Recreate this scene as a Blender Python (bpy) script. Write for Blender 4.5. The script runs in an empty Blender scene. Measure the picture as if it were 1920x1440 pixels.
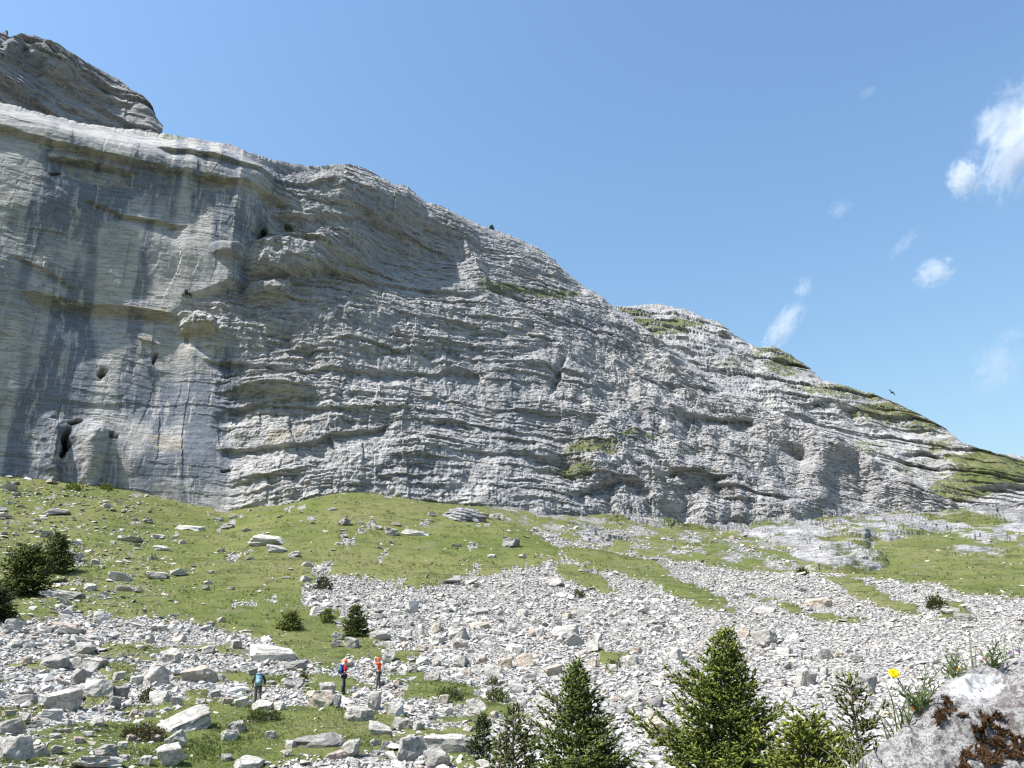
import bpy, bmesh, math, random
import numpy as np
from mathutils import Vector, Matrix, Euler

# ------------------------------------------------------------------ camera, sky, sun, exposure
PITCH = math.radians(18.0)
FPX = 1478.0                      # focal length in pixels of the 1920 px wide photograph
SUN = Vector((-0.51, -0.25, 0.825)).normalized()      # direction towards the sun
scene = bpy.context.scene
col = scene.collection
cam_d = bpy.data.cameras.new('camera')
cam_d.sensor_width = 36.0
cam_d.lens = 36.0 * FPX / 1920.0
cam_d.clip_start = 0.05
cam_d.clip_end = 20000
cam = bpy.data.objects.new('camera', cam_d)
cam.location = (0, 0, 0)
cam.rotation_euler = (math.radians(90) + PITCH, 0, 0)
col.objects.link(cam)
scene.camera = cam

world = bpy.data.worlds.new('World')
scene.world = world
world.use_nodes = True
wn = world.node_tree
wn.nodes.clear()
w_sky = wn.nodes.new('ShaderNodeTexSky')
w_sky.sky_type = 'NISHITA'
w_sky.sun_disc = False
w_sky.sun_elevation = math.asin(SUN.z)
w_sky.sun_rotation = math.atan2(SUN.x, SUN.y)
w_sky.altitude = 0
w_sky.air_density = 2.0
w_sky.dust_density = 1.5
w_sky.ozone_density = 9.0
w_bg = wn.nodes.new('ShaderNodeBackground')
w_bg.inputs['Strength'].default_value = 0.088
w_out = wn.nodes.new('ShaderNodeOutputWorld')
wn.links.new(w_sky.outputs[0], w_bg.inputs[0])
wn.links.new(w_bg.outputs[0], w_out.inputs[0])

sun_d = bpy.data.lights.new('sun', 'SUN')
sun_d.energy = 4.2
sun_d.angle = math.radians(0.53)
sun_d.color = (1.0, 0.965, 0.915)
sun = bpy.data.objects.new('sun', sun_d)
sun.rotation_euler = SUN.to_track_quat('Z', 'Y').to_euler()
col.objects.link(sun)

scene.view_settings.view_transform = 'Standard'
scene.view_settings.look = 'None'
scene.view_settings.exposure = 1.15
scene.view_settings.gamma = 1.0
scene.view_settings.use_curve_mapping = False
scene.cycles.use_denoising = True
scene.cycles.max_bounces = 6
scene.cycles.diffuse_bounces = 3
scene.cycles.glossy_bounces = 2
scene.cycles.transmission_bounces = 3
scene.cycles.volume_bounces = 3
scene.cycles.volume_step_rate = 1.0
scene.cycles.volume_max_steps = 128
scene.cycles.filter_width = 1.3

rng = np.random.default_rng(7)
random.seed(7)

# ------------------------------------------------------------------ numpy helpers
_P = np.random.default_rng(11).permutation(4096).astype(np.int64)
_G = np.random.default_rng(12).normal(size=(4096, 3)); _G /= np.linalg.norm(_G, axis=1, keepdims=True)
_M = 4095

def noise3(x, y, z):
    x, y, z = np.broadcast_arrays(np.asarray(x, float), np.asarray(y, float), np.asarray(z, float))
    ix = np.floor(x).astype(np.int64); iy = np.floor(y).astype(np.int64); iz = np.floor(z).astype(np.int64)
    fx = x - ix; fy = y - iy; fz = z - iz
    u = fx * fx * fx * (fx * (fx * 6 - 15) + 10); v = fy * fy * fy * (fy * (fy * 6 - 15) + 10); w = fz * fz * fz * (fz * (fz * 6 - 15) + 10)
    out = 0
    for dz in (0, 1):
        pz = _P[(iz + dz) & _M]; wz = w if dz else 1 - w
        for dy in (0, 1):
            py = _P[(iy + dy + pz) & _M]; wy = v if dy else 1 - v
            for dx in (0, 1):
                g = _G[_P[(ix + dx + py) & _M]]; wx = u if dx else 1 - u
                out = out + (g[..., 0] * (fx - dx) + g[..., 1] * (fy - dy) + g[..., 2] * (fz - dz)) * (wx * wy * wz)
    return out * 1.7

def noise2(x, y, seed=0.0):
    x, y = np.broadcast_arrays(np.asarray(x, float), np.asarray(y, float))
    x = x + seed * 17.31; y = y + seed * 7.77
    ix = np.floor(x).astype(np.int64); iy = np.floor(y).astype(np.int64)
    fx = x - ix; fy = y - iy
    u = fx * fx * (3 - 2 * fx); v = fy * fy * (3 - 2 * fy)
    out = 0
    for dy in (0, 1):
        py = _P[(iy + dy) & _M]; wy = v if dy else 1 - v
        for dx in (0, 1):
            g = _G[_P[(ix + dx + py) & _M]]; wx = u if dx else 1 - u
            out = out + (g[..., 0] * (fx - dx) + g[..., 1] * (fy - dy)) * (wx * wy)
    return out * 1.9

def fbm2(x, y, octv=4, seed=0.0, gain=0.5):
    a, f, o = 1.0, 1.0, 0
    for i in range(octv):
        o = o + a * noise2(x * f, y * f, seed + i * 3.1); a *= gain; f *= 2.03
    return o

def sstep(a, b, x):
    t = np.clip((np.asarray(x, float) - a) / (b - a), 0, 1)
    return t * t * (3 - 2 * t)

def blur1(a, n):
    k = np.hanning(2 * n + 3)[1:-1]; k /= k.sum()
    return np.convolve(np.pad(a, n, mode='edge'), k, mode='valid')

cp, sp = math.cos(PITCH), math.sin(PITCH)

def ray(px, py):
    x = (np.asarray(px, float) - 960) / FPX; y = (720 - np.asarray(py, float)) / FPX
    return np.stack([x, cp - y * sp, sp + y * cp], -1)

def azel(px, py):
    d = ray(px, py)
    return np.arctan2(d[..., 0], d[..., 1]), np.arctan2(d[..., 2], np.hypot(d[..., 0], d[..., 1]))

def proj(P):
    P = np.asarray(P, float)
    w = P[..., 1] * cp + P[..., 2] * sp
    w = np.where(w < 0.05, 0.05, w)
    x = P[..., 0] / w; y = (-P[..., 1] * sp + P[..., 2] * cp) / w
    return 960 + FPX * x, 720 - FPX * y

def depth_of(P):
    P = np.asarray(P, float)
    return P[..., 1] * cp + P[..., 2] * sp

def in_poly(px, py, poly):
    poly = np.asarray(poly, float); r = np.zeros(px.shape, bool)
    x0, y0 = poly[-1]
    for x1, y1 in poly:
        if y0 != y1:
            c = (y0 > py) != (y1 > py)
            r ^= c & (px < (x1 - x0) * (py - y0) / (y1 - y0) + x0)
        x0, y0 = x1, y1
    return r

# ------------------------------------------------------------------ mesh and object helpers
def mesh_np(name, V, F, attrs=None, smooth=False, mats=None, mat_index=None):
    V = np.asarray(V, np.float32).reshape(-1, 3); F = np.asarray(F, np.int32)
    n, k = F.shape
    me = bpy.data.meshes.new(name)
    me.vertices.add(len(V)); me.vertices.foreach_set('co', V.ravel())
    me.loops.add(n * k); me.loops.foreach_set('vertex_index', F.ravel())
    me.polygons.add(n); me.polygons.foreach_set('loop_start', np.arange(0, n * k, k, dtype=np.int32))
    if smooth is not None:
        me.polygons.foreach_set('use_smooth', np.full(n, bool(smooth)))
    for m in (mats or []):
        me.materials.append(m)
    if mat_index is not None:
        me.polygons.foreach_set('material_index', np.asarray(mat_index, np.int32))
    for an, (typ, data) in (attrs or {}).items():
        a = me.attributes.new(an, typ, 'POINT')
        d = np.asarray(data, np.float32)
        if typ == 'FLOAT':
            a.data.foreach_set('value', d.ravel())
        else:
            if d.shape[1] == 3:
                d = np.concatenate([d, np.ones((len(d), 1), np.float32)], 1)
            a.data.foreach_set('color', d.ravel())
    me.update(calc_edges=True)
    me.validate()
    return me

def grid_faces(nr, nc, wrap=False):
    i = np.arange(nr - 1)[:, None]; j = np.arange(nc if wrap else nc - 1)[None, :]
    j2 = (j + 1) % nc
    a = i * nc + j; b = i * nc + j2; c = (i + 1) * nc + j2; d = (i + 1) * nc + j
    return np.stack([a, b, c, d], -1).reshape(-1, 4)

def link(name, me, parent=None, loc=None, rot=None, scale=None):
    o = bpy.data.objects.new(name, me); col.objects.link(o)
    if parent: o.parent = parent
    if loc is not None: o.location = tuple(float(v) for v in loc)
    if rot is not None: o.rotation_euler = tuple(float(v) for v in rot)
    if scale is not None: o.scale = tuple(float(v) for v in scale)
    return o

def tag(o, label=None, cat=None, group=None, kind=None):
    if label: o['label'] = label
    if cat: o['category'] = cat
    if group: o['group'] = group
    if kind: o['kind'] = kind
    return o

def frames(d, roll=None):
    """orthonormal frames with z along d, as (N,3,3) column matrices"""
    d = np.asarray(d, float); d = d / np.linalg.norm(d, axis=1, keepdims=True)
    up = np.where(np.abs(d[:, 2:3]) > 0.95, np.array([[1.0, 0, 0]]), np.array([[0, 0, 1.0]]))
    x = np.cross(up, d); x /= np.linalg.norm(x, axis=1, keepdims=True)
    y = np.cross(d, x)
    if roll is not None:
        c, s = np.cos(roll)[:, None], np.sin(roll)[:, None]
        x, y = c * x + s * y, -s * x + c * y
    return np.stack([x, y, d], -1)

def euler_mats(rx, ry, rz):
    cx, sx, cy, sy, cz, sz = np.cos(rx), np.sin(rx), np.cos(ry), np.sin(ry), np.cos(rz), np.sin(rz)
    R = np.empty((len(rx), 3, 3))
    R[:, 0, 0] = cz * cy; R[:, 0, 1] = cz * sy * sx - sz * cx; R[:, 0, 2] = cz * sy * cx + sz * sx
    R[:, 1, 0] = sz * cy; R[:, 1, 1] = sz * sy * sx + cz * cx; R[:, 1, 2] = sz * sy * cx - cz * sx
    R[:, 2, 0] = -sy; R[:, 2, 1] = cy * sx; R[:, 2, 2] = cy * cx
    return R

def merge(templates, idx, pos, R, scale, colr):
    """copies of small triangle templates merged into arrays V, F, C"""
    Vs, Fs, Cs, off = [], [], [], 0
    for t, (tv, tf) in enumerate(templates):
        m = np.nonzero(idx == t)[0]
        if not len(m): continue
        tv = np.asarray(tv, float); tf = np.asarray(tf, int)
        L = tv[None] * scale[m][:, None, :]
        W = np.einsum('nij,nkj->nki', R[m], L) + pos[m][:, None, :]
        F = tf[None] + (np.arange(len(m)) * len(tv))[:, None, None] + off
        Vs.append(W.reshape(-1, 3)); Fs.append(F.reshape(-1, 3)); Cs.append(np.repeat(colr[m], len(tv), 0))
        off += len(m) * len(tv)
    return np.concatenate(Vs), np.concatenate(Fs), np.concatenate(Cs)

# ------------------------------------------------------------------ materials
class NT:
    def __init__(self, name):
        self.m = bpy.data.materials.new(name); self.m.use_nodes = True
        self.t = self.m.node_tree; self.t.nodes.clear()
    def n(self, typ, **kw):
        nd = self.t.nodes.new(typ)
        for k, v in kw.items():
            if k == 'inp':
                for a, b in v.items():
                    if hasattr(b, 'is_linked') or isinstance(b, bpy.types.NodeSocket): self.t.links.new(b, nd.inputs[a])
                    else: nd.inputs[a].default_value = b
            else: setattr(nd, k, v)
        return nd
    def math(self, op, a, b=None, clamp=False):
        nd = self.n('ShaderNodeMath', operation=op, use_clamp=clamp)
        for i, v in enumerate((a, b)):
            if v is None: continue
            if isinstance(v, bpy.types.NodeSocket): self.t.links.new(v, nd.inputs[i])
            else: nd.inputs[i].default_value = v
        return nd.outputs[0]
    def mix(self, f, a, b, blend='MIX'):
        nd = self.n('ShaderNodeMix', data_type='RGBA', blend_type=blend)
        for s, v in (('Factor', f), ('A', a), ('B', b)):
            i = {'Factor': 0, 'A': 6, 'B': 7}[s]
            if isinstance(v, bpy.types.NodeSocket): self.t.links.new(v, nd.inputs[i])
            else: nd.inputs[i].default_value = (v if s == 'Factor' else (*v, 1.0) if len(v) == 3 else v)
        return nd.outputs[2]
    def ramp(self, f, a, b):
        nd = self.n('ShaderNodeMapRange', interpolation_type='SMOOTHSTEP')
        self.t.links.new(f, nd.inputs[0]); nd.inputs[1].default_value = a; nd.inputs[2].default_value = b
        return nd.outputs[0]
    def attr(self, name): return self.n('ShaderNodeAttribute', attribute_name=name)
    def coord(self, kind='Object', scale=(1, 1, 1), loc=(0, 0, 0)):
        tc = self.n('ShaderNodeTexCoord')
        mp = self.n('ShaderNodeMapping'); mp.inputs['Scale'].default_value = scale; mp.inputs['Location'].default_value = loc
        self.t.links.new(tc.outputs[kind], mp.inputs[0]); return mp.outputs[0]
    def noise(self, vec, scale, detail=4, rough=0.55, dist=0.0):
        nd = self.n('ShaderNodeTexNoise'); self.t.links.new(vec, nd.inputs['Vector'])
        nd.inputs['Scale'].default_value = scale; nd.inputs['Detail'].default_value = detail
        nd.inputs['Roughness'].default_value = rough; nd.inputs['Distortion'].default_value = dist
        return nd.outputs[0]
    def voro(self, vec, scale, feature='F1', out='Distance'):
        nd = self.n('ShaderNodeTexVoronoi', feature=feature); self.t.links.new(vec, nd.inputs['Vector'])
        nd.inputs['Scale'].default_value = scale; return nd.outputs[out]
    def bump(self, h, strength, dist, normal=None):
        nd = self.n('ShaderNodeBump'); self.t.links.new(h, nd.inputs['Height'])
        nd.inputs['Strength'].default_value = strength; nd.inputs['Distance'].default_value = dist
        if normal is not None: self.t.links.new(normal, nd.inputs['Normal'])
        return nd.outputs[0]
    def surf(self, colr, rough=0.9, normal=None, spec=0.2, trans=None):
        b = self.n('ShaderNodeBsdfPrincipled')
        if isinstance(colr, bpy.types.NodeSocket): self.t.links.new(colr, b.inputs['Base Color'])
        else: b.inputs['Base Color'].default_value = (*colr, 1)
        b.inputs['Roughness'].default_value = rough; b.inputs['Specular IOR Level'].default_value = spec
        if normal is not None: self.t.links.new(normal, b.inputs['Normal'])
        o = self.n('ShaderNodeOutputMaterial'); sh = b.outputs[0]
        if trans:
            tr = self.n('ShaderNodeBsdfTranslucent')
            if isinstance(colr, bpy.types.NodeSocket): self.t.links.new(colr, tr.inputs[0])
            else: tr.inputs[0].default_value = (*colr, 1)
            mx = self.n('ShaderNodeMixShader'); mx.inputs[0].default_value = trans
            self.t.links.new(sh, mx.inputs[1]); self.t.links.new(tr.outputs[0], mx.inputs[2]); sh = mx.outputs[0]
        self.t.links.new(sh, o.inputs[0]); return self.m

GRASS_A, GRASS_B, GRASS_C = (0.100, 0.122, 0.034), (0.148, 0.152, 0.058), (0.046, 0.060, 0.022)

def grass_colour(N, vec):
    g = N.mix(N.ramp(N.noise(vec, 0.06, 4), 0.35, 0.65), GRASS_A, GRASS_B)
    g = N.mix(N.math('MULTIPLY', N.ramp(N.noise(vec, 0.45, 5, 0.65), 0.50, 0.68), 0.75), g, GRASS_C)
    g = N.mix(N.math('MULTIPLY', N.ramp(N.noise(vec, 2.6, 3, 0.7), 0.5, 0.75), 0.4), g, (0.140, 0.135, 0.055))
    ms = N.n('ShaderNodeVectorMath', operation='MULTIPLY'); N.t.links.new(vec, ms.inputs[0]); ms.inputs[1].default_value = (0.16, 0.55, 1.0)
    ter = N.noise(ms.outputs[0], 0.55, 5, 0.7)                 # terracettes along the slope
    g = N.mix(N.math('MULTIPLY', N.ramp(ter, 0.54, 0.66), 0.6), g, (0.052, 0.062, 0.024))
    g = N.mix(N.math('MULTIPLY', N.ramp(N.noise(vec, 0.16, 6, 0.72), 0.53, 0.66), 0.6), g, (0.155, 0.140, 0.085))
    return g

def mat_cliff():
    N = NT('cliff_limestone')
    v = N.coord('Object')
    vs = N.coord('Object', (0.10, 0.10, 1.0))           # stretched along the bedding
    vv = N.coord('Object', (1.0, 1.0, 0.10))            # stretched down the wall
    base = N.mix(N.ramp(N.noise(v, 0.035, 5), 0.3, 0.7), (0.315, 0.308, 0.305), (0.405, 0.397, 0.391))
    base = N.mix(N.math('MULTIPLY', N.ramp(N.noise(vs, 0.35, 6, 0.7), 0.42, 0.68), 0.5), base, (0.285, 0.279, 0.276))
    base = N.mix(N.math('MULTIPLY', N.ramp(N.noise(v, 0.7, 6, 0.75), 0.5, 0.70), 0.5), base, (0.46, 0.452, 0.442))
    base = N.mix(N.math('MULTIPLY', N.ramp(N.noise(v, 0.22, 6, 0.75), 0.52, 0.64), 0.45), base, (0.255, 0.25, 0.25))
    warm = N.attr('warm').outputs['Fac']
    base = N.mix(N.math('MULTIPLY', warm, N.math('MULTIPLY', N.ramp(N.noise(v, 0.09, 5, 0.6), 0.25, 0.55), 0.8)), base, (0.405, 0.390, 0.368))
    st = N.attr('streak').outputs['Fac']
    sn = N.math('MULTIPLY', st, N.ramp(N.noise(vv, 0.6, 8, 0.75), 0.40, 0.48), True)
    base = N.mix(N.math('MULTIPLY', sn, 0.88), base, (0.128, 0.146, 0.182))
    oc = N.attr('ochre').outputs['Fac']
    base = N.mix(N.math('MULTIPLY', oc, N.ramp(N.noise(v, 0.5, 4), 0.3, 0.6), True), base, (0.35, 0.30, 0.22))
    # dark hairline joints along the bedding
    ln = N.noise(vs, 0.9, 7, 0.75, 0.4)
    jt = N.math('SUBTRACT', 1.0, N.ramp(N.math('ABSOLUTE', N.math('SUBTRACT', ln, 0.5)), 0.0, 0.022))
    base = N.mix(N.math('MULTIPLY', jt, 0.62), base, (0.075, 0.072, 0.07))
    vg = N.attr('veg').outputs['Fac']
    geo = N.n('ShaderNodeNewGeometry'); sx = N.n('ShaderNodeSeparateXYZ'); N.t.links.new(geo.outputs['Normal'], sx.inputs[0])
    upn = N.ramp(sx.outputs[2], 0.12, 0.55)
    vf = N.math('ADD', vg, N.math('MULTIPLY', N.math('SUBTRACT', N.noise(v, 0.35, 6, 0.75), 0.5), 1.3))
    vf = N.math('MULTIPLY', N.ramp(vf, 0.42, 0.62), N.math('ADD', N.math('MULTIPLY', upn, 0.6), 0.4))
    vf = N.math('MULTIPLY', vf, N.ramp(vg, 0.02, 0.2))
    base = N.mix(vf, base, grass_colour(N, v))
    h = N.math('ADD', N.math('MULTIPLY', N.noise(vs, 1.3, 6, 0.7), 1.0), N.math('MULTIPLY', N.noise(v, 0.9, 6, 0.7), 0.8))
    h = N.math('ADD', h, N.math('MULTIPLY', jt, -0.12))
    h = N.math('MULTIPLY', h, N.math('SUBTRACT', 1.0, N.math('MULTIPLY', warm, 0.72)))
    return N.surf(base, 0.92, N.bump(h, 0.8, 1.0), 0.15)

def mat_ground():
    N = NT('ground_grass_and_gravel')
    v = N.coord('Object')
    ga = N.attr('grass').outputs['Fac']
    f = N.math('ADD', ga, N.math('MULTIPLY', N.math('SUBTRACT', N.noise(v, 0.8, 6, 0.75), 0.5), 1.7))
    f = N.ramp(f, 0.40, 0.56)
    cell = N.voro(v, 2.2, 'F1', 'Color')
    sx = N.n('ShaderNodeSeparateColor'); N.t.links.new(cell, sx.inputs[0])
    grav = N.mix(sx.outputs[0], (0.31, 0.298, 0.275), (0.44, 0.422, 0.395))
    crack = N.voro(v, 2.2, 'DISTANCE_TO_EDGE')
    grav = N.mix(N.math('SUBTRACT', 1.0, N.ramp(crack, 0.0, 0.12)), grav, (0.17, 0.16, 0.145))
    grav = N.mix(N.math('MULTIPLY', N.ramp(N.noise(v, 0.2, 4), 0.55, 0.75), 0.25), grav, (0.36, 0.31, 0.26))
    g = grass_colour(N, v)
    c = N.mix(f, grav, g)
    hg = N.math('ADD', N.noise(v, 1.4, 6, 0.75), N.math('MULTIPLY', N.noise(v, 6.0, 3, 0.7), 0.4))
    hs = N.math('MULTIPLY', N.ramp(crack, 0.0, 0.25), 1.1)
    mh = N.n('ShaderNodeMix', data_type='FLOAT')
    N.t.links.new(f, mh.inputs[0]); N.t.links.new(hs, mh.inputs[2]); N.t.links.new(hg, mh.inputs[3])
    return N.surf(c, 0.95, N.bump(mh.outputs[0], 0.9, 0.25), 0.1)

def mat_stone(name, use_attr):
    N = NT(name)
    if use_attr:
        base = N.attr('col').outputs['Color']; v = N.coord('Object')
        c = N.mix(N.math('MULTIPLY', N.ramp(N.noise(v, 3.0, 5, 0.7), 0.5, 0.75), 0.35), base, (0.19, 0.182, 0.17))
        return N.surf(c, 0.93, N.bump(N.noise(v, 5.0, 4, 0.7), 0.5, 0.06), 0.12)
    oi = N.n('ShaderNodeObjectInfo'); v = N.coord('Object')
    add = N.n('ShaderNodeVectorMath', operation='ADD'); N.t.links.new(v, add.inputs[0])
    cm = N.n('ShaderNodeCombineXYZ'); r10 = N.math('MULTIPLY', oi.outputs['Random'], 60.0)
    for i in range(3): N.t.links.new(r10, cm.inputs[i])
    N.t.links.new(cm.outputs[0], add.inputs[1]); v = add.outputs[0]
    base = N.mix(N.ramp(N.noise(v, 1.6, 5, 0.6), 0.35, 0.65), (0.365, 0.347, 0.318), (0.480, 0.458, 0.424))
    base = N.mix(1.0, base, oi.outputs['Color'], 'MULTIPLY')
    lich = N.ramp(N.noise(v, 7.0, 6, 0.75), 0.56, 0.66)
    base = N.mix(N.math('MULTIPLY', lich, 0.55), base, (0.15, 0.147, 0.14))
    ck = N.noise(v, 2.4, 6, 0.7, 0.6)
    ck = N.math('SUBTRACT', 1.0, N.ramp(N.math('ABSOLUTE', N.math('SUBTRACT', ck, 0.5)), 0.0, 0.02))
    base = N.mix(N.math('MULTIPLY', ck, 0.55), base, (0.13, 0.12, 0.11))
    h = N.math('SUBTRACT', N.noise(v, 5.0, 6, 0.7), N.math('MULTIPLY', ck, 0.25))
    return N.surf(base, 0.93, N.bump(h, 0.7, 0.12), 0.12)

def mat_attr(name, rough=0.7, trans=0.0, spec=0.3):
    N = NT(name); return N.surf(N.attr('col').outputs['Color'], rough, None, spec, trans or None)

def mat_cloth(name, c, sc=40):
    N = NT(name); v = N.coord('Object')
    cc = N.mix(N.ramp(N.noise(v, 9.0, 4), 0.35, 0.7), tuple(x * 0.78 for x in c), c)
    return N.surf(cc, 0.85, N.bump(N.noise(v, sc, 3), 0.3, 0.01), 0.2)

def mat_bark():
    N = NT('bark'); v = N.coord('Object', (1, 1, 0.25))
    c = N.mix(N.ramp(N.noise(v, 40, 5), 0.35, 0.65), (0.10, 0.075, 0.055), (0.20, 0.16, 0.13))
    return N.surf(c, 0.95, N.bump(N.noise(v, 60, 4), 0.6, 0.01), 0.1)

M_CLIFF, M_GROUND = mat_cliff(), mat_ground()
M_SCREE, M_BOULDER = mat_stone('scree_stone', True), mat_stone('boulder_limestone', False)
M_NEEDLE = mat_attr('spruce_needles', 0.6, 0.30, 0.25)
M_LEAF = mat_attr('leaf', 0.55, 0.35, 0.2)
M_BARK = mat_bark()

def line_fn(pts):
    p = np.array(pts, float); a, e = azel(p[:, 0], p[:, 1])
    o = np.argsort(a)
    return lambda q: np.interp(q, a[o], e[o])

BASE = line_fn([(-700, 850), (-250, 875), (0, 893), (200, 912), (340, 940), (430, 952), (560, 935), (640, 925), (830, 940), (960, 945), (1050, 955), (1300, 995), (1480, 975), (1640, 965), (1760, 960), (1920, 960), (2400, 965)])
HB_PX = [(-700, 205), (-300, 195), (0, 186), (200, 180), (340, 174), (430, 169), (500, 164), (580, 161), (660, 161), (830, 165), (960, 170), (1050, 176), (1300, 197), (1480, 218), (1640, 240), (1760, 256), (1920, 272), (2400, 292)]

def interp_px(az, pts):
    a = [float(azel(p, 900)[0]) for p, _ in pts]
    return np.interp(az, a, [v for _, v in pts])

# ------------------------------------------------------------------ the ground
CTRL = {   # column of the photograph: (row, horizontal distance in metres)
    0:    [(1440, 24), (1380, 31), (1320, 40), (1260, 52), (1200, 66), (1150, 80), (1100, 95), (1050, 112), (1000, 132), (950, 155), (895, 182), (880, 192)],
    480:  [(1440, 25), (1380, 32), (1310, 43), (1260, 53), (1200, 68), (1150, 82), (1100, 97), (1050, 115), (1000, 136), (955, 165), (945, 172), (925, 192)],
    960:  [(1440, 22), (1400, 28), (1340, 38), (1300, 45), (1250, 55), (1200, 66), (1150, 79), (1100, 97), (1050, 118), (1000, 145), (950, 180), (930, 205)],
    1440: [(1440, 20), (1380, 28), (1320, 37), (1260, 48), (1200, 64), (1150, 82), (1100, 108), (1050, 145), (1000, 190), (965, 230), (945, 260)],
    1920: [(1440, 17), (1380, 24), (1320, 33), (1260, 45), (1200, 62), (1150, 82), (1100, 112), (1050, 160), (1000, 215), (960, 270), (930, 320)],
}
NEAR = [(0.4, -1.60), (1.2, -1.66), (4.0, -2.5), (9.0, -4.0), (13.5, -4.45)]
H = np.geomspace(0.4, 460.0, 310)
AZ = np.concatenate([np.radians(np.linspace(-180, -41, 36))[:-1], np.radians(np.linspace(-41, 41, 560)), np.radians(np.linspace(41, 180, 36))[1:]])
_ca, _ce = [], []
for c, rows in CTRL.items():
    a, _ = azel(c, 1150); _ca.append(float(a))
    hs = [math.log(h) for h, z in NEAR]; es = [math.atan2(z, h) for h, z in NEAR]
    for py, h in rows:
        hs.append(math.log(h)); es.append(float(azel(c, py)[1]))
    lh = np.linspace(math.log(0.4), math.log(460), 310)
    e = np.interp(lh, hs, es)
    _ce.append(blur1(e, 9))
_ce = np.array(_ce)                                         # (5, nh)
ELEV = np.empty((len(H), len(AZ)))
for i in range(len(H)):
    ELEV[i] = np.interp(AZ, _ca, _ce[:, i])
# bring the slope to the foot of the cliff
_hb = interp_px(AZ, HB_PX); _eb = BASE(AZ)
for j in range(len(AZ)):
    dlt = _eb[j] - np.interp(_hb[j], H, ELEV[:, j])
    ELEV[:, j] += dlt * sstep(0.55, 1.0, H / _hb[j])
ZG = H[:, None] * np.tan(ELEV)
back = sstep(math.radians(50), math.radians(95), np.abs(AZ))[None, :]
ZG = ZG * (1 - back) + back * (-1.62 - 0.16 * H[:, None])
XG = H[:, None] * np.sin(AZ)[None, :]; YG = H[:, None] * np.cos(AZ)[None, :]
ZS = ZG.copy()                                              # smooth ground, used for layout
am = sstep(6, 22, H)[:, None]
ZG = ZG + am * (0.16 * fbm2(XG / 7.0, YG / 7.0, 3, 1.0) + 0.11 * fbm2(XG / 1.9, YG / 1.9, 2, 2.0)) * (1 - 0.5 * sstep(60, 150, H)[:, None])
ZG = ZG + sstep(60, 140, H)[:, None] * 1.1 * fbm2(XG / 30.0, YG / 30.0, 3, 4.0)

def g_index(x, y):
    x = np.asarray(x, float); y = np.asarray(y, float)
    h = np.clip(np.hypot(x, y), 0.41, 459); a = np.arctan2(x, y)
    fi = np.log(h / 0.4) / math.log(460 / 0.4) * (len(H) - 1)
    return fi, np.interp(a, AZ, np.arange(len(AZ)))

def ground_z(x, y, Z=None):
    Z = ZG if Z is None else Z
    fi, fj = g_index(x, y)
    i = np.clip(fi.astype(int), 0, len(H) - 2); j = np.clip(fj.astype(int), 0, len(AZ) - 2)
    u = fi - i; v = fj - j
    return (Z[i, j] * (1 - u) * (1 - v) + Z[i + 1, j] * u * (1 - v) + Z[i, j + 1] * (1 - u) * v + Z[i + 1, j + 1] * u * v)

def at(px, py, smooth=False):
    """ground point seen at a pixel"""
    a, e = azel(px, py); a = float(a); e = float(e)
    hh = np.geomspace(6, 440, 1500)
    z = ground_z(hh * math.sin(a), hh * math.cos(a), ZS if smooth else ZG)
    el = np.arctan2(z, hh)
    k = np.nonzero(el >= e)[0]
    k = k[0] if len(k) else len(hh) - 1
    return np.array([hh[k] * math.sin(a), hh[k] * math.cos(a), float(z[k])])

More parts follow.
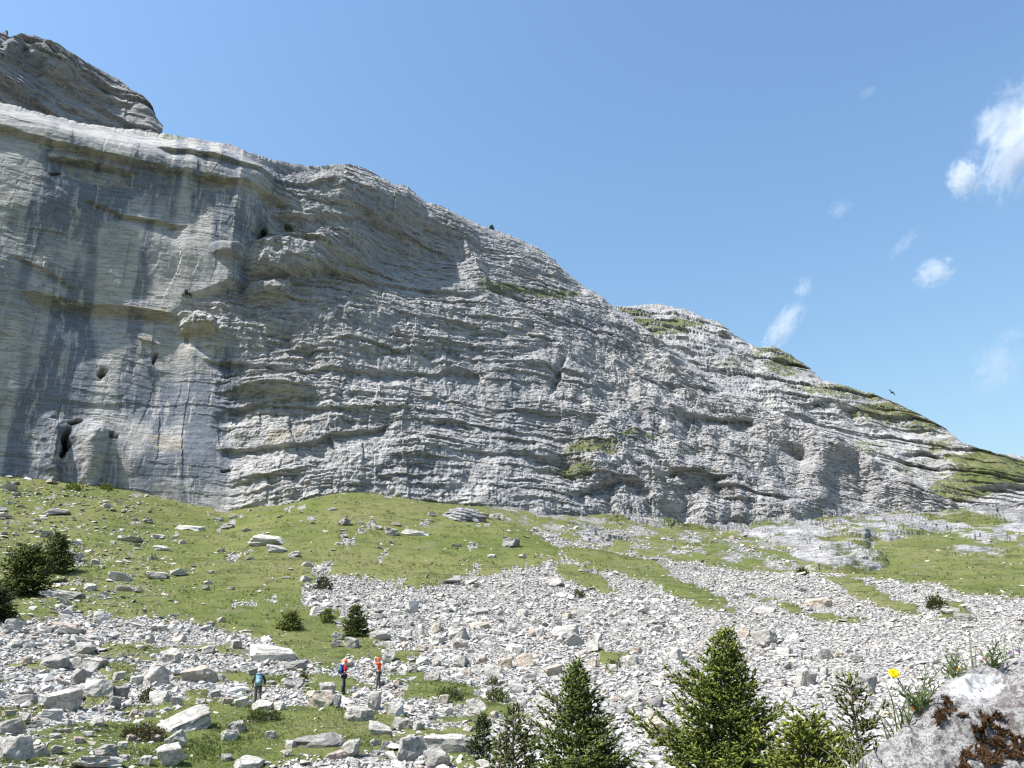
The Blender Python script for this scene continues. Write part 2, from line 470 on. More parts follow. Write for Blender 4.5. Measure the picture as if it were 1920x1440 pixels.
# where grass grows, as outlines measured on the photograph and carried to the ground
PXG, PYG = proj(np.stack([XG, YG, ZS], -1))
wx = PXG + (20 * fbm2(XG / 9, YG / 9, 3, 6.0) + 22 * fbm2(XG / 2.2, YG / 2.2, 3, 6.5, 0.65)) * np.clip(60 / H[:, None], 0.5, 1.6)
wy = PYG + (8 * fbm2(XG / 6, YG / 6, 3, 7.0) + 8 * fbm2(XG / 2.2 + 50, YG / 2.2, 3, 7.5, 0.65)) * np.clip(60 / H[:, None], 0.5, 1.6)
GRASS = [
    [(-400, 860), (0, 880), (200, 905), (340, 938), (420, 950), (560, 928), (640, 918), (830, 935), (900, 950), (1000, 985), (1012, 1010), (1065, 1045), (1040, 1060), (950, 1075), (860, 1085), (800, 1105), (730, 1100), (640, 1086), (592, 1095), (560, 1142), (640, 1150), (690, 1180), (720, 1200), (690, 1222), (640, 1235), (600, 1256), (540, 1225), (480, 1195), (430, 1185), (300, 1158), (255, 1145), (200, 1118), (150, 1095), (0, 1100), (-400, 1110)],
    [(1060, 1028), (1150, 1040), (1230, 1060), (1310, 1100), (1390, 1146), (1340, 1146), (1270, 1122), (1200, 1092), (1120, 1078), (1060, 1062)],
    [(1045, 1062), (1110, 1078), (1168, 1122), (1110, 1112), (1050, 1088)],
    [(1530, 1083), (1600, 1090), (1742, 1156), (1700, 1154), (1600, 1122)],
    [(1380, 1108), (1450, 1124), (1560, 1152), (1612, 1163), (1570, 1170), (1480, 1147)],
    [(1560, 1076), (1660, 1018), (1750, 1000), (1920, 1030), (2200, 1050), (2200, 1135), (1920, 1120), (1800, 1110), (1700, 1096), (1600, 1086)],
    [(1745, 1130), (1800, 1135), (1840, 1172), (1790, 1160)],
    [(120, 1130), (330, 1125), (560, 1160), (520, 1180), (330, 1165), (180, 1160)],
    [(0, 1125), (120, 1130), (110, 1160), (30, 1170), (-100, 1165)],
    [(185, 1248), (240, 1243), (265, 1275), (215, 1292)], [(120, 1213), (275, 1208), (280, 1236), (190, 1236)],
    [(-40, 1328), (72, 1323), (60, 1372), (-40, 1360)], [(160, 1300), (215, 1295), (230, 1325), (170, 1330)],
    [(90, 1385), (190, 1362), (280, 1342), (335, 1322), (400, 1305), (420, 1460), (-60, 1460), (30, 1425)],
    [(380, 1328), (500, 1318), (560, 1335), (620, 1328), (700, 1340), (725, 1392), (640, 1402), (560, 1440), (380, 1460)],
    [(555, 1265), (600, 1270), (700, 1285), (690, 1302), (590, 1308)], [(430, 1262), (520, 1270), (520, 1300), (450, 1300)],
    [(640, 1222), (760, 1215), (800, 1232), (720, 1246), (660, 1244)],
    [(755, 1262), (840, 1276), (960, 1325), (1010, 1350), (930, 1348), (860, 1312), (775, 1306)],
    [(745, 1362), (890, 1362), (890, 1388), (760, 1388)], [(690, 1345), (745, 1350), (745, 1372), (690, 1362)],
    [(1120, 1222), (1172, 1228), (1175, 1258), (1130, 1252)], [(830, 1410), (880, 1405), (900, 1435), (850, 1440)],
]
MIXED = [
    ([(825, 938), (1050, 952), (1300, 1000), (1480, 965), (1700, 955), (1670, 1060), (1580, 1076), (1420, 1072), (1300, 1062), (1200, 1052), (1000, 990)], 0.54),
    ([(-200, 1110), (450, 1188), (600, 1260), (760, 1258), (980, 1340), (900, 1460), (-200, 1460)], 0.33),
    ([(-400, 900), (330, 960), (330, 1130), (-400, 1130)], 0.62),
    ([(1600, 980), (2200, 980), (2200, 1060), (1700, 1030)], 0.60),
]
gm = np.zeros(PXG.shape)
for poly, p in MIXED:
    m = in_poly(wx, wy, poly)
    nz = 0.5 + 0.55 * fbm2(XG / 5.0, YG / 5.0, 4, 9.0)
    gm = np.where(m, np.clip((p - 0.5) * 1.6 + nz, 0, 1), gm)
for k, poly in enumerate(GRASS):
    m = in_poly(wx, wy, poly)
    if k == 0:                                               # the big meadow keeps its stony left end
        stony = in_poly(wx, wy, MIXED[2][0])
        m &= ~(stony & (fbm2(XG / 6.0, YG / 4.0, 4, 10.0) > 0.42))
    if k == 0: m &= ~(fbm2(XG / 4.5, YG / 13.0, 4, 12.0, 0.6) > 0.62)
    gm = np.where(m, 1.0, gm)
gm = np.where(H[:, None] < 16, 0.6, gm)
gm = np.where(back > 0.2, 0.9, gm)
# turf stands a little proud of the gravel
ZG = ZG + sstep(0.35, 0.75, gm) * 0.16 * sstep(14, 24, H)[:, None]
me = mesh_np('ground', np.stack([XG, YG, ZG], -1).reshape(-1, 3), grid_faces(len(H), len(AZ))[:, ::-1],
             {'grass': ('FLOAT', gm)}, True, [M_GROUND])
tag(link('ground', me), 'alpine meadow and gravel slope rising to the cliff foot', 'ground', kind='structure')

def lookup(arr, x, y):
    fi, fj = g_index(x, y)
    return arr[np.clip(np.rint(fi).astype(int), 0, arr.shape[0] - 1), np.clip(np.rint(fj).astype(int), 0, arr.shape[1] - 1)]

# ------------------------------------------------------------------ the cliffs
SKY_B = line_fn([(-700, 20), (-300, 112), (-100, 162), (0, 190), (60, 207), (150, 230), (310, 250), (350, 256), (400, 264), (425, 268), (470, 285), (530, 300), (600, 312), (625, 306), (655, 308), (700, 325), (740, 346), (765, 352), (800, 378), (830, 386), (855, 400), (900, 422), (930, 432), (975, 448), (1010, 465), (1040, 487), (1065, 512), (1100, 540), (1130, 556), (1150, 577), (1200, 612), (1260, 652), (1330, 704), (1430, 760), (1520, 800), (1600, 842), (1680, 890), (1730, 925), (1800, 953), (1920, 962), (2400, 967)])
SKY_C = line_fn([(900, 640), (1050, 600), (1120, 578), (1160, 572), (1235, 569), (1285, 579), (1320, 596), (1350, 602), (1385, 632), (1415, 652), (1450, 650), (1480, 664), (1515, 686), (1540, 708), (1600, 728), (1640, 741), (1690, 762), (1740, 790), (1775, 808), (1805, 832), (1840, 846), (1870, 852), (1900, 849), (1925, 857), (2100, 880), (2400, 910)])
SKY_A = line_fn([(-700, -160), (-200, 0), (-60, 50), (0, 66), (12, 66), (15, 75), (60, 82), (85, 90), (110, 93), (150, 110), (190, 130), (228, 150), (240, 160), (262, 192), (290, 224), (304, 238), (314, 252), (330, 275)])

def strata(Q, s, T, seed, A):
    q = Q / T + 0.55 * noise2(s / (14 * T), Q / (3.5 * T), seed) + 0.16 * noise2(s / (2.6 * T), Q / (1.5 * T), seed + 1) + 0.06 * noise2(s / (0.7 * T), Q / (0.8 * T), seed + 9)
    i = np.floor(q); t = q - i
    p = noise2(s / (4.0 * T) + i * 31.7, i * 7.31 + 0.37, seed + 2)
    p2 = noise2(s / (7.0 * T) + i * 13.1, i * 3.71 + 0.21, seed + 3)
    bj = np.floor(s / (2.6 * T) + 9 * np.sin(i * 12.9898 + seed) + 0.35 * noise2(s / (1.7 * T), q, seed + 4))
    pb = noise2(bj * 3.17 + 0.5, i * 5.31 + 0.5, seed + 5)
    pc = noise2(bj * 2.71 + 0.4, i * 4.13 + 0.6, seed + 6)
    return A * (0.6 * p + 0.55 * pb + (0.5 - t) * np.clip(0.65 + 1.0 * p2 + 0.7 * pc, 0.0, 1.9))

def roof(PX, PY, pts, depth, fade, side=26):
    p = np.array(pts, float)
    yl = np.interp(PX, p[:, 0], p[:, 1]) + 5 * noise2(PX / 37, PY / 900, 3.3)
    m = sstep(p[0, 0] - side, p[0, 0] + side * 0.4, PX) * (1 - sstep(p[-1, 0] - side * 0.4, p[-1, 0] + side, PX))
    dy = PY - yl
    return -0.62 * depth * m * sstep(0, 4, dy) * np.exp(-np.clip(dy, 0, None) / fade)

def bump(PX, PY, cx, cy, rx, ry, d, ex=2.0):
    r = (np.abs((PX - cx) / rx) ** ex + np.abs((PY - cy) / ry) ** ex)
    return d * np.exp(-r ** 1.4)

def disp_main(PX, PY, s, z, zt):
    d = 0
    w = 0.24 * np.exp(-np.clip(zt - z, 0, None) / 35)
    Q = z - w * (zt - 90) + 0 - np.interp(PX, [-400, 430, 1000, 1600, 2000], [11.0, 0.0, 6.2, 2.1, -3.2]) - 3.0 * noise2(s / 60, z / 60, 20.0) - 0.8 * noise2(s / 14, z / 25, 28.0)
    lb = np.interp(PY, [250, 330, 440, 530, 565, 640, 700, 780, 950], [470, 500, 480, 440, 350, 345, 415, 425, 435]) + 16 * noise2(z / 6, s / 30, 21)
    left = 1 - sstep(-22, 22, PX - lb)
    right = sstep(950, 1250, PX)
    mid = (1 - left) * (1 - right)
    st = 0.19 * left + 1.05 * mid + 0.55 * right
    smooth_patch = sstep(-0.05, 0.40, noise2(s / 26, z / 11, 22.0) + 0.35 * noise2(s / 7, z / 4, 22.5))
    st = st * (1 - 0.75 * smooth_patch)
    d = d + st * (strata(Q, s, 15.0, 1, 0.9) + strata(Q, s, 5.2, 2, 0.60) + strata(Q, s, 2.3, 3, 0.58) + strata(Q, s, 1.15, 4, 0.36))
    # broad relief
    d = d + 2.6 * fbm2(s / 45, z / 40, 3, 23.0) + 0.8 * fbm2(s / 13, z / 9, 3, 30.0) * (0.25 + 0.75 * mid + 0.75 * right) + right * (6.0 * fbm2(s / 26, (z + 0.5 * s) / 34, 4, 24.0, 0.6) + 3.2 * (0.5 - np.abs(noise2((s + 0.75 * z) / 15, (z - s) / 70, 33.0)) * 1.6))
    d = d + (0.04 + 0.24 * mid + 0.72 * right) * 1.5 * fbm2(s / 4.5, (z + 0.6 * s) / 4.5, 5, 25.0, 0.68) + 0.22 * (1 - 0.85 * left) * fbm2(s / 1.3, z / 1.0, 2, 29.0)
    # joints: blocky steps along the wall
    rimf = sstep(2, 18, zt - z)
    for T, A, sd in ((9.0, 0.7, 26), (3.2, 0.4, 27)):
        q = s / T + 0.4 * noise2(s / (3 * T), z / (2 * T), sd); i = np.floor(q)
        d = d + A * noise2(i * 5.13 + 0.5, z / (1.6 * T) + i * 2.7, sd + 1) * (0.5 + 0.5 * mid + 0.4 * right) * rimf
    # the wall bulges out below its rim and stays in the shade there
    dyb = PY - np.interp(PX, [-300, 0, 330, 620, 760, 870, 920], [195, 264, 330, 346, 382, 442, 545])
    rimb = sstep(1.0, 12.0, zt - z); amp_b = np.interp(PX, [0, 440, 560, 800, 900], [3.8, 3.8, 3.8, 5.0, 4.6])
    d = d + rimb * amp_b * (1 - sstep(880, 950, PX)) * np.where(dyb > 0, np.exp(-np.clip(dyb, 0, None) / np.interp(PX, [0, 420, 560, 900], [120, 120, 55, 60])), np.exp(-(np.clip(-dyb, 0, None) / 70) ** 1.4))
    d = d + rimb * left * 0.006 * np.clip(900 - PY, 0, 560)
    R = lambda *a, **k: roof(PX, PY, *a, **k)
    B = lambda *a, **k: bump(PX, PY, *a, **k)
    d = d + R([(55, 560), (150, 574), (250, 585), (335, 602)], 5.0, 90) + R([(-200, 225), (0, 268), (100, 300), (330, 345)], 4.0, 55)
    d = d + R([(310, 303), (460, 326), (620, 345)], 3.2, 38) + R([(360, 352), (450, 356), (530, 372)], 3.4, 45)
    d = d + R([(100, 320), (180, 330), (240, 345)], 4.0, 40) + R([(170, 400), (230, 425), (330, 440)], 2.4, 22)
    d = d + B(540, 480, 75, 34, 4.5, 4) + B(640, 455, 55, 26, 3.2, 4) + B(505, 540, 40, 20, 2.6, 4) + B(430, 480, 30, 12, 2.0, 4)
    d = d + R([(470, 520), (600, 505), (760, 520), (890, 545)], 3.0, 32)
    d = d - 6.5 * np.exp(-(((PX - 775) / 125) ** 2 + ((PY - 465) / 70) ** 2) ** 1.5)
    d = d + R([(520, 395), (620, 405), (760, 400), (850, 432)], 3.0, 46)
    d = d + B(345, 622, 1, 1, 0) + B(368, 612, 34, 17, 3.2, 6) + R([(400, 672), (520, 684), (640, 690), (900, 694)], 2.6, 26)
    d = d + B(503, 722, 78, 15, 3.0, 4) + R([(420, 768), (500, 752), (585, 735)], 2.4, 26) + R([(425, 842), (540, 838), (620, 815), (720, 800)], 3.4, 42)
    d = d + R([(30, 500), (80, 520), (135, 548)], 1.8, 20) + R([(560, 640), (700, 655), (850, 648)], 1.8, 22)
    d = d + R([(1285, 776), (1340, 770), (1405, 780)], 6.5, 42, side=14) + R([(1288, 708), (1345, 716)], 3.0, 20) + R([(1250, 892), (1300, 886), (1360, 900)], 5.0, 34)
    d = d + R([(1080, 925), (1130, 905), (1185, 905)], 5.0, 24) + R([(1420, 700), (1470, 690), (1500, 720)], 4.0, 40) + R([(1010, 860), (1060, 868)], 3.0, 18)
    d = d + R([(880, 845), (960, 850), (1065, 862)], 2.4, 30) + R([(1330, 905), (1420, 930), (1480, 940)], 4.0, 26)
    d = d - 7.0 * np.exp(-(((PX - 1592) / 42) ** 2 + ((PY - 905) / 62) ** 2) ** 2) - 5.0 * np.exp(-(((PX - 1480) / 36) ** 2 + ((PY - 880) / 60) ** 2) ** 2)
    d = d - 2.4 * np.exp(-(((PX - 1050 + (PY - 690) * 0.3 + 14 * noise2(z / 4, s / 30, 36.0)) / 8) ** 2 + ((PY - 705) / 34) ** 2) ** 2)
    PX0, PY0 = PX, PY
    PX = PX + 7 * fbm2(s / 3.0, z / 3.0, 3, 34.0); PY = PY + 7 * fbm2(s / 3.0 + 40, z / 2.0, 3, 35.0)
    for cx, cy, rx, ry, dd in ((122, 834, 7, 22, 7), (138, 795, 9, 5, 5), (192, 705, 9, 10, 5), (290, 670, 4, 9, 2), (425, 883, 6, 4, 3), (207, 825, 9, 3, 2), (95, 352, 10, 5, 2), (488, 433, 10, 9, 3)):
        d = d - dd * np.exp(-(((PX - cx + 0.25 * (PY - cy)) / rx) ** 2 + ((PY - cy) / ry) ** 2) ** 2)
    d = d + 3.2 * np.exp(-(((PX - 168 + 0.06 * (PY - 850)) / 26) ** 2 + ((PY - 870) / 66) ** 4)) + 2.2 * np.exp(-(((PX - 98) / 15) ** 2 + ((PY - 850) / 70) ** 4))
    return d

STREAK = [[(85, 305), (190, 335), (250, 400), (205, 425), (110, 475), (30, 465), (60, 380)], [(105, 578), (170, 585), (182, 700), (160, 800), (110, 905), (10, 895), (30, 780), (65, 680)],
          [(205, 722), (440, 690), (440, 765), (400, 800), (250, 792)], [(345, 765), (418, 765), (412, 835), (340, 835)], [(235, 865), (435, 825), (425, 915), (245, 918)],
          [(405, 390), (505, 385), (495, 455), (415, 472)], [(160, 425), (190, 425), (175, 480), (155, 480)], [(360, 340), (420, 345), (410, 400), (360, 400)], [(75, 535), (140, 530), (145, 562), (75, 560)],
          [(270, 665), (300, 662), (280, 700), (262, 700)], [(215, 330), (330, 345), (320, 400), (230, 395)], [(400, 690), (440, 640), (450, 680), (420, 760)]]
OCHRE = [[(245, 584), (312, 590), (300, 607), (248, 602)], [(258, 632), (282, 638), (276, 658), (258, 650)], [(338, 618), (398, 618), (398, 638), (338, 638)], [(180, 790), (205, 790), (205, 800), (180, 800)],
         [(380, 350), (540, 368), (520, 385), (380, 372)], [(500, 812), (580, 800), (560, 830), (500, 835)], [(600, 480), (720, 480), (700, 530), (600, 540)], [(280, 820), (340, 820), (340, 850), (280, 850)], [(110, 330), (230, 350), (240, 380), (130, 360)]]
VEG = [(1000, 542, 105, 13, 0.75), (935, 532, 45, 9, 0.8), (1180, 648, 60, 16, 0.5), (1110, 845, 66, 20, 0.75), (1078, 882, 38, 20, 0.95), (1200, 826, 70, 9, 0.6), (1310, 745, 40, 8, 0.35), (1330, 890, 40, 8, 0.5),
       (1270, 860, 120, 22, 0.42), (1400, 640, 90, 26, 0.45), (1500, 770, 90, 24, 0.42), (540, 425, 16, 7, 0.7), (1180, 690, 80, 20, 0.4), (330, 257, 40, 8, 0.5), (120, 222, 240, 14, 0.42), (620, 312, 110, 12, 0.45), (800, 385, 110, 14, 0.45), (250, 915, 160, 8, 0.5), (860, 410, 40, 10, 0.5), (1290, 645, 70, 16, 0.5), (1430, 800, 330, 130, 0.34), (1150, 700, 200, 90, 0.30), (1250, 900, 250, 60, 0.36)]
VEG_C = [(1250, 602, 75, 13, 1.0), (1190, 580, 40, 8, 0.7), (1440, 655, 40, 9, 0.7), (1465, 690, 60, 16, 0.6), (1640, 770, 60, 14, 0.75), (1660, 745, 70, 10, 0.6), (1520, 790, 60, 14, 0.5), (1865, 885, 80, 34, 1.1), (1800, 915, 70, 30, 0.85), (1900, 860, 40, 12, 1.1), (1730, 800, 50, 12, 0.7), (1300, 700, 90, 40, 0.4), (1600, 740, 80, 16, 0.55), (1790, 925, 60, 20, 0.8), (1760, 830, 60, 16, 0.55), (1380, 680, 60, 20, 0.5), (1700, 780, 120, 20, 0.62), (1560, 730, 120, 18, 0.6), (1480, 672, 70, 14, 0.65), (1840, 860, 90, 20, 0.8), (1620, 830, 70, 30, 0.5), (1700, 880, 60, 30, 0.5), (1230, 625, 80, 20, 0.6), (1500, 740, 380, 110, 0.38), (1750, 870, 160, 70, 0.45)]

def sheet(name, az, t, hb, eb, et, k, rim, dispf, taper, veg, zoff=-4.0, s_seed=0.0, warm_all=None):
    jag = 0.0016 * fbm2(az * 160 + s_seed, az * 0 + 0.5, 4, 31.0, 0.65)
    zb = hb * np.tan(eb)
    tet = np.tan(et)
    ht = (hb - k * zb + rim) / np.clip(1 - k * tet, 0.2, None)
    zt = ht * tet
    T = t[:, None]
    hh = hb + (ht - rim - hb) * T + rim * np.clip((T - 0.80) / 0.20, 0, 1) ** 2.2
    zz = zb + (zt - zb) * T
    X, Y = hh * np.sin(az), hh * np.cos(az)
    PX, PY = proj(np.stack([X, Y, zz], -1))
    zz = zz + hh * jag * sstep(0.965, 1.0, T)
    s = az * 200.0 + 0 * T + s_seed
    d = dispf(PX, PY, s, zz, zt + 0 * T)
    d = d * (1 - (1 - taper) * sstep(0.94, 1.0, T))
    hh = hh - np.clip(d, -16, 15)
    zz = zz + 0.25 * np.clip(d, -3, 3) * (1 - sstep(0.9, 1.0, T))
    # back of the rim and skirt under the ground
    rows_h = [hb[None] + 6, *([]), hh]; rows_z = [zb[None] + zoff - 6, zz]
    last_h, last_z = hh[-1:], zz[-1:]
    for dh, dz in ((1.5, 0.1), (5, -0.2), (14, -1.5), (40, -8), (70, -30)):
        rows_h.append(last_h + dh); rows_z.append(last_z + dz)
    hh = np.concatenate(rows_h); zz = np.concatenate(rows_z)
    X, Y = hh * np.sin(az), hh * np.cos(az)
    pad = lambda a: np.concatenate([a[:1], a, np.repeat(a[-1:], 5, 0)])
    wpx = PX + 9 * fbm2(s / 9, zz[1:-5] / 9, 3, 41.0); wpy = PY + 6 * fbm2(s / 7, zz[1:-5] / 7, 3, 42.0)
    stv = np.zeros(PX.shape); ocv = np.zeros(PX.shape); vgv = np.zeros(PX.shape)
    if veg is VEG:
        for k_ in range(4):
            ax_, ay_ = PX + 22 * fbm2(s / 6, zz[1:-5] / 22, 2, 45.0 + k_), PY + 30 * noise2(s / 2.5, zz[1:-5] / 30, 55.0 + k_) + 14 * (k_ - 1.5)
            one = np.zeros(PX.shape)
            sub = np.nonzero((ax_ < 560) & (ax_ > -20))
            xs_, ys_ = ax_[sub], ay_[sub]; acc = np.zeros(xs_.shape, bool)
            for p in STREAK: acc |= in_poly(xs_, ys_, p)
            one[sub] = acc; stv = stv + 0.25 * one
    leftz = 1 - sstep(-40, 40, PX - np.interp(PY, [250, 330, 440, 530, 565, 640, 700, 780, 950], [520, 540, 500, 450, 370, 360, 425, 435, 445]) - 25 * noise2(s / 9, zz[1:-5] / 9, 46.0))
    stv = np.clip(1.15 * stv + 0.85 * leftz * sstep(0.05, 0.45, noise2(s / 4.0, zz[1:-5] / 45, 43.0)) * sstep(180, 300, PY) + 0.4 * sstep(0.2, 0.6, noise2(s / 12.0, zz[1:-5] / 20, 44.0)), 0, 1)
    for p in OCHRE: ocv = np.maximum(ocv, in_poly(wpx, wpy, p) * 0.7)
    for cx, cy, rx, ry, a in veg:
        vgv = np.maximum(vgv, a * np.exp(-(((wpx - cx) / rx) ** 2 + ((wpy - cy) / ry) ** 2) ** 2))
    wm = np.clip(leftz * 1.0 + 0.20 + 0.25 * (1 - sstep(700, 1000, PX)), 0, 1) if warm_all is None else np.full(PX.shape, warm_all)
    me = mesh_np(name, np.stack([X, Y, zz], -1).reshape(-1, 3), grid_faces(*X.shape),
                 {'streak': ('FLOAT', pad(stv)), 'ochre': ('FLOAT', pad(ocv)), 'veg': ('FLOAT', pad(vgv)), 'warm': ('FLOAT', pad(wm))}, False, [M_CLIFF])
    return link(name, me)

azB = np.radians(np.linspace(-47, 37, 1060))
ebB = BASE(azB); hbB = blur1(interp_px(azB, HB_PX), 30)
kB = interp_px(azB, [(-300, 0.0), (0, 0.02), (380, 0.07), (480, 0.20), (580, 0.32), (720, 0.44), (900, 0.60), (1000, 0.68), (1300, 0.84), (1700, 1.0)])
o = sheet('cliff', azB, np.linspace(-0.05, 1, 410), hbB, ebB, np.maximum(SKY_B(azB), ebB + 0.004), kB, interp_px(azB, [(-300, 7), (300, 5), (500, 3.5), (1100, 8), (1700, 8)]), disp_main, 0.35, VEG)
tag(o, 'tall grey layered limestone cliff with dark water streaks above the meadow', 'cliff', kind='structure')

def disp_ridge(PX, PY, s, z, zt):
    Q = z + 0.22 * s - 4.0 * noise2(s / 60, z / 60, 50.0)
    d = strata(Q, s, 13.0, 11, 1.9) + strata(Q, s, 5.0, 12, 1.2) + strata(Q, s, 2.2, 13, 0.8)
    d = d + 7.0 * fbm2(s / 40, (z + 0.8 * s) / 40, 4, 51.0, 0.55) + 1.3 * fbm2(s / 6, (z + 0.8 * s) / 6, 5, 52.0, 0.64)
    R = lambda *a, **k: roof(PX, PY, *a, **k)
    d = d + R([(1350, 615), (1390, 625), (1415, 655)], 5, 30) + R([(1520, 755), (1560, 752), (1600, 765)], 6, 30) + R([(1700, 845), (1730, 838), (1760, 850)], 7, 34) + R([(1840, 915), (1880, 908), (1960, 900)], 7, 40)
    return d

azC = np.radians(np.linspace(4, 46, 470))
ebC = BASE(azC); hbC = blur1(interp_px(azC, HB_PX), 30) + 7
kC = interp_px(azC, [(1000, 1.15), (1300, 1.15), (1600, 1.3), (1800, 1.6), (1950, 1.9)])
o = sheet('ridge', azC, np.linspace(-0.05, 1, 180), hbC, ebC - 0.01, SKY_C(azC), kC, np.full(azC.shape, 10.0), disp_ridge, 0.6, VEG_C, s_seed=300.0, warm_all=0.3)
tag(o, 'grassy rock ridge running down to the right behind the cliff', 'ridge', kind='structure')

def disp_upper(PX, PY, s, z, zt):
    Q = z + 0.28 * s - 2.0 * noise2(s / 40, z / 40, 60.0)
    d = 0.7 * strata(Q, s, 16.0, 21, 2.6) + 0.6 * strata(Q, s, 5.0, 22, 1.6) + 0.6 * strata(Q, s, 2.1, 23, 0.8)
    d = d + 3.0 * fbm2(s / 25, z / 25, 4, 61.0) + 0.5 * fbm2(s / 4, z / 4, 3, 62.0)
    d = d + bump(PX, PY, 75, 105, 24, 12, 3.0, 4) + bump(PX, PY, 110, 130, 34, 16, 3.0, 4) + bump(PX, PY, 25, 88, 16, 10, 2.5, 4)
    d = d + roof(PX, PY, [(-100, 60), (60, 130), (150, 160), (240, 190)], 3.5, 50) + roof(PX, PY, [(0, 150), (150, 200), (280, 240)], 2.5, 30)
    return d

azA = np.radians(np.linspace(-50, -27.5, 260))
hA = np.full(azA.shape, 208.0) + 10 * np.sin(azA * 9)
etA = SKY_A(azA)
ebA = np.minimum(SKY_B(azA), etA) - 0.05
o = sheet('upper_cliff', azA, np.linspace(0, 1, 150), hA, ebA, np.maximum(etA, ebA + 0.01), np.full(azA.shape, 0.34), np.full(azA.shape, 7.0), disp_upper, 0.15, [], s_seed=-200.0, warm_all=0.2)
tag(o, 'rounded upper rock buttress set back on top of the cliff, top left', 'cliff', kind='structure')

# ------------------------------------------------------------------ rock outcrops on the slope
def outcrop(px, py, wpx, hpx, dpt, seed, label, veg=0.25, T0=3.0, tilt=0.2):
    P = at(px, py, True); sc = float(depth_of(P)) / FPX
    rx, rz, ry = wpx * sc / 2, hpx * sc, wpx * sc * dpt / 2
    nu, nv = 130, 54
    u = np.linspace(0, 2 * math.pi, nu, endpoint=False)[None, :]; v = np.linspace(-0.25, 1, nv)[:, None]
    r = np.clip(1 - np.clip(v, 0, 1) ** 2.4, 0, None) ** 0.55
    r = r * (1 + 0.30 * fbm2(np.cos(u) * 1.3 + seed, np.sin(u) * 1.3 + v * 0.6, 3, seed))
    x = rx * r * np.cos(u); y = ry * r * np.sin(u); z = rz * (v * (1 + 0.25 * fbm2(np.cos(u) * 0.9 + seed * 2, np.sin(u) * 0.9 + 0 * v, 2, seed + 4)))
    Q = z + tilt * x
    d = strata(Q, u * rx + 0 * v, T0, seed, T0 * 0.34) + strata(Q, u * rx + 0 * v, T0 * 0.38, seed + 3, T0 * 0.15) + T0 * 0.18 * noise3(x / T0, y / T0, z / T0)
    d = d * (1 - v.clip(0, 1) ** 6 * 0.7)
    x = x + d * np.cos(u); y = y + d * np.sin(u)
    V = np.stack([x, y, z], -1).reshape(-1, 3)
    F = grid_faces(nv, nu, True)
    one = np.ones(len(V))
    me = mesh_np('rock_outcrop', V, F, {'streak': ('FLOAT', one * 0.25), 'ochre': ('FLOAT', one * 0), 'veg': ('FLOAT', one * veg), 'warm': ('FLOAT', one * 0.25)}, False, [M_CLIFF])
    o = link('rock_outcrop', me, None, P + np.array([0, ry * 0.45, -0.3]), (0, 0, -math.atan2(P[0], P[1])))
    return tag(o, label, 'rock outcrop', 'rock outcrops on the grassy slope')

outcrop(868, 978, 84, 30, 0.7, 9.0, 'small broken rock ledge at the top of the meadow under the cliff', 0.2, 1.6)

LOWL = line_fn([(780, 946), (900, 976), (1000, 1004), (1100, 1032), (1200, 1058), (1330, 1072), (1480, 1082), (1600, 1090), (1690, 1078), (1760, 1056), (1850, 1066), (1920, 1070), (2300, 1085)])
azR = np.radians(np.linspace(-5, 40, 470)); tR = np.linspace(0, 1, 130)
eR = LOWL(azR)[None] + (BASE(azR) + 0.012 - LOWL(azR))[None] * tR[:, None]
hR = np.empty_like(eR)
for j in range(len(azR)):
    hh = np.geomspace(60, 400, 700)
    el = np.maximum.accumulate(np.arctan2(ground_z(hh * math.sin(azR[j]), hh * math.cos(azR[j]), ZS), hh)) + np.arange(700) * 1e-9
    hR[:, j] = np.interp(eR[:, j], el, hh)
hR = np.minimum(hR, interp_px(azR, HB_PX)[None] + 6)
xR, yR = hR * np.sin(azR), hR * np.cos(azR); zR = ground_z(xR, yR)
pR, qR = proj(np.stack([xR, yR, zR], -1)); sR = azR[None] * 200 + 0 * eR
def mound(cx, cy, rx, ry, a): return a * np.exp(-(((pR - cx) / rx) ** 2 + ((qR - cy) / ry) ** 2) ** 1.3)
mR = mound(1622, 1034, 70, 44, 2.4) + mound(1560, 1052, 70, 26, 2.0) + mound(1800, 1038, 80, 22, 1.8) + mound(1910, 962, 80, 28, 3.4) + mound(1490, 1004, 90, 26, 1.6) + mound(1300, 1020, 60, 18, 1.0) + mound(1130, 985, 120, 22, 0.9) + mound(1720, 985, 60, 20, 1.4)
mR = mR - mound(1645, 1022, 14, 14, 2.6) - mound(1670, 1042, 12, 12, 2.4) - mound(1592, 1052, 20, 8, 1.6) - mound(1895, 966, 46, 9, 2.6) - mound(1720, 1035, 45, 26, 3.0) - mound(1420, 1030, 50, 16, 1.4) - mound(1240, 1020, 60, 12, 1.0)
zM = zR + 0.8 * mR; lR = hR * 0.55 + zM * 1.6
QR = zM + 0.22 * sR + 2.0 * noise2(sR / 20, lR / 20, 90.0)
dR = mR + (1.0 * strata(QR, sR, 3.0, 31, 1.1) + 1.0 * strata(QR, sR, 1.3, 32, 0.5)) + 1.5 * fbm2(sR / 16, lR / 14, 3, 91.0) + 0.42 * fbm2(sR / 6, lR / 4, 4, 92.0, 0.55)
dR = dR - 0.80 + 0.9 * sstep(0.55, 1.0, tR)[:, None]
dR = dR - 3.0 * (1 - sstep(0, 0.22, tR))[:, None] - 3.0 * (1 - sstep(-4.5, 3, np.degrees(azR)))[None]
dR = np.clip(dR, -1.6, 9)
hR2 = hR - 0.35 * np.clip(dR, 0, 9); zR2 = zR + 0.85 * dR
VR = np.stack([hR2 * np.sin(azR), hR2 * np.cos(azR), zR2], -1).reshape(-1, 3)
vegR = np.clip(0.56 + 0.35 * fbm2(sR / 12, hR / 16, 3, 93.0) - 0.10 * np.clip(dR, 0, 3), 0, 0.9)
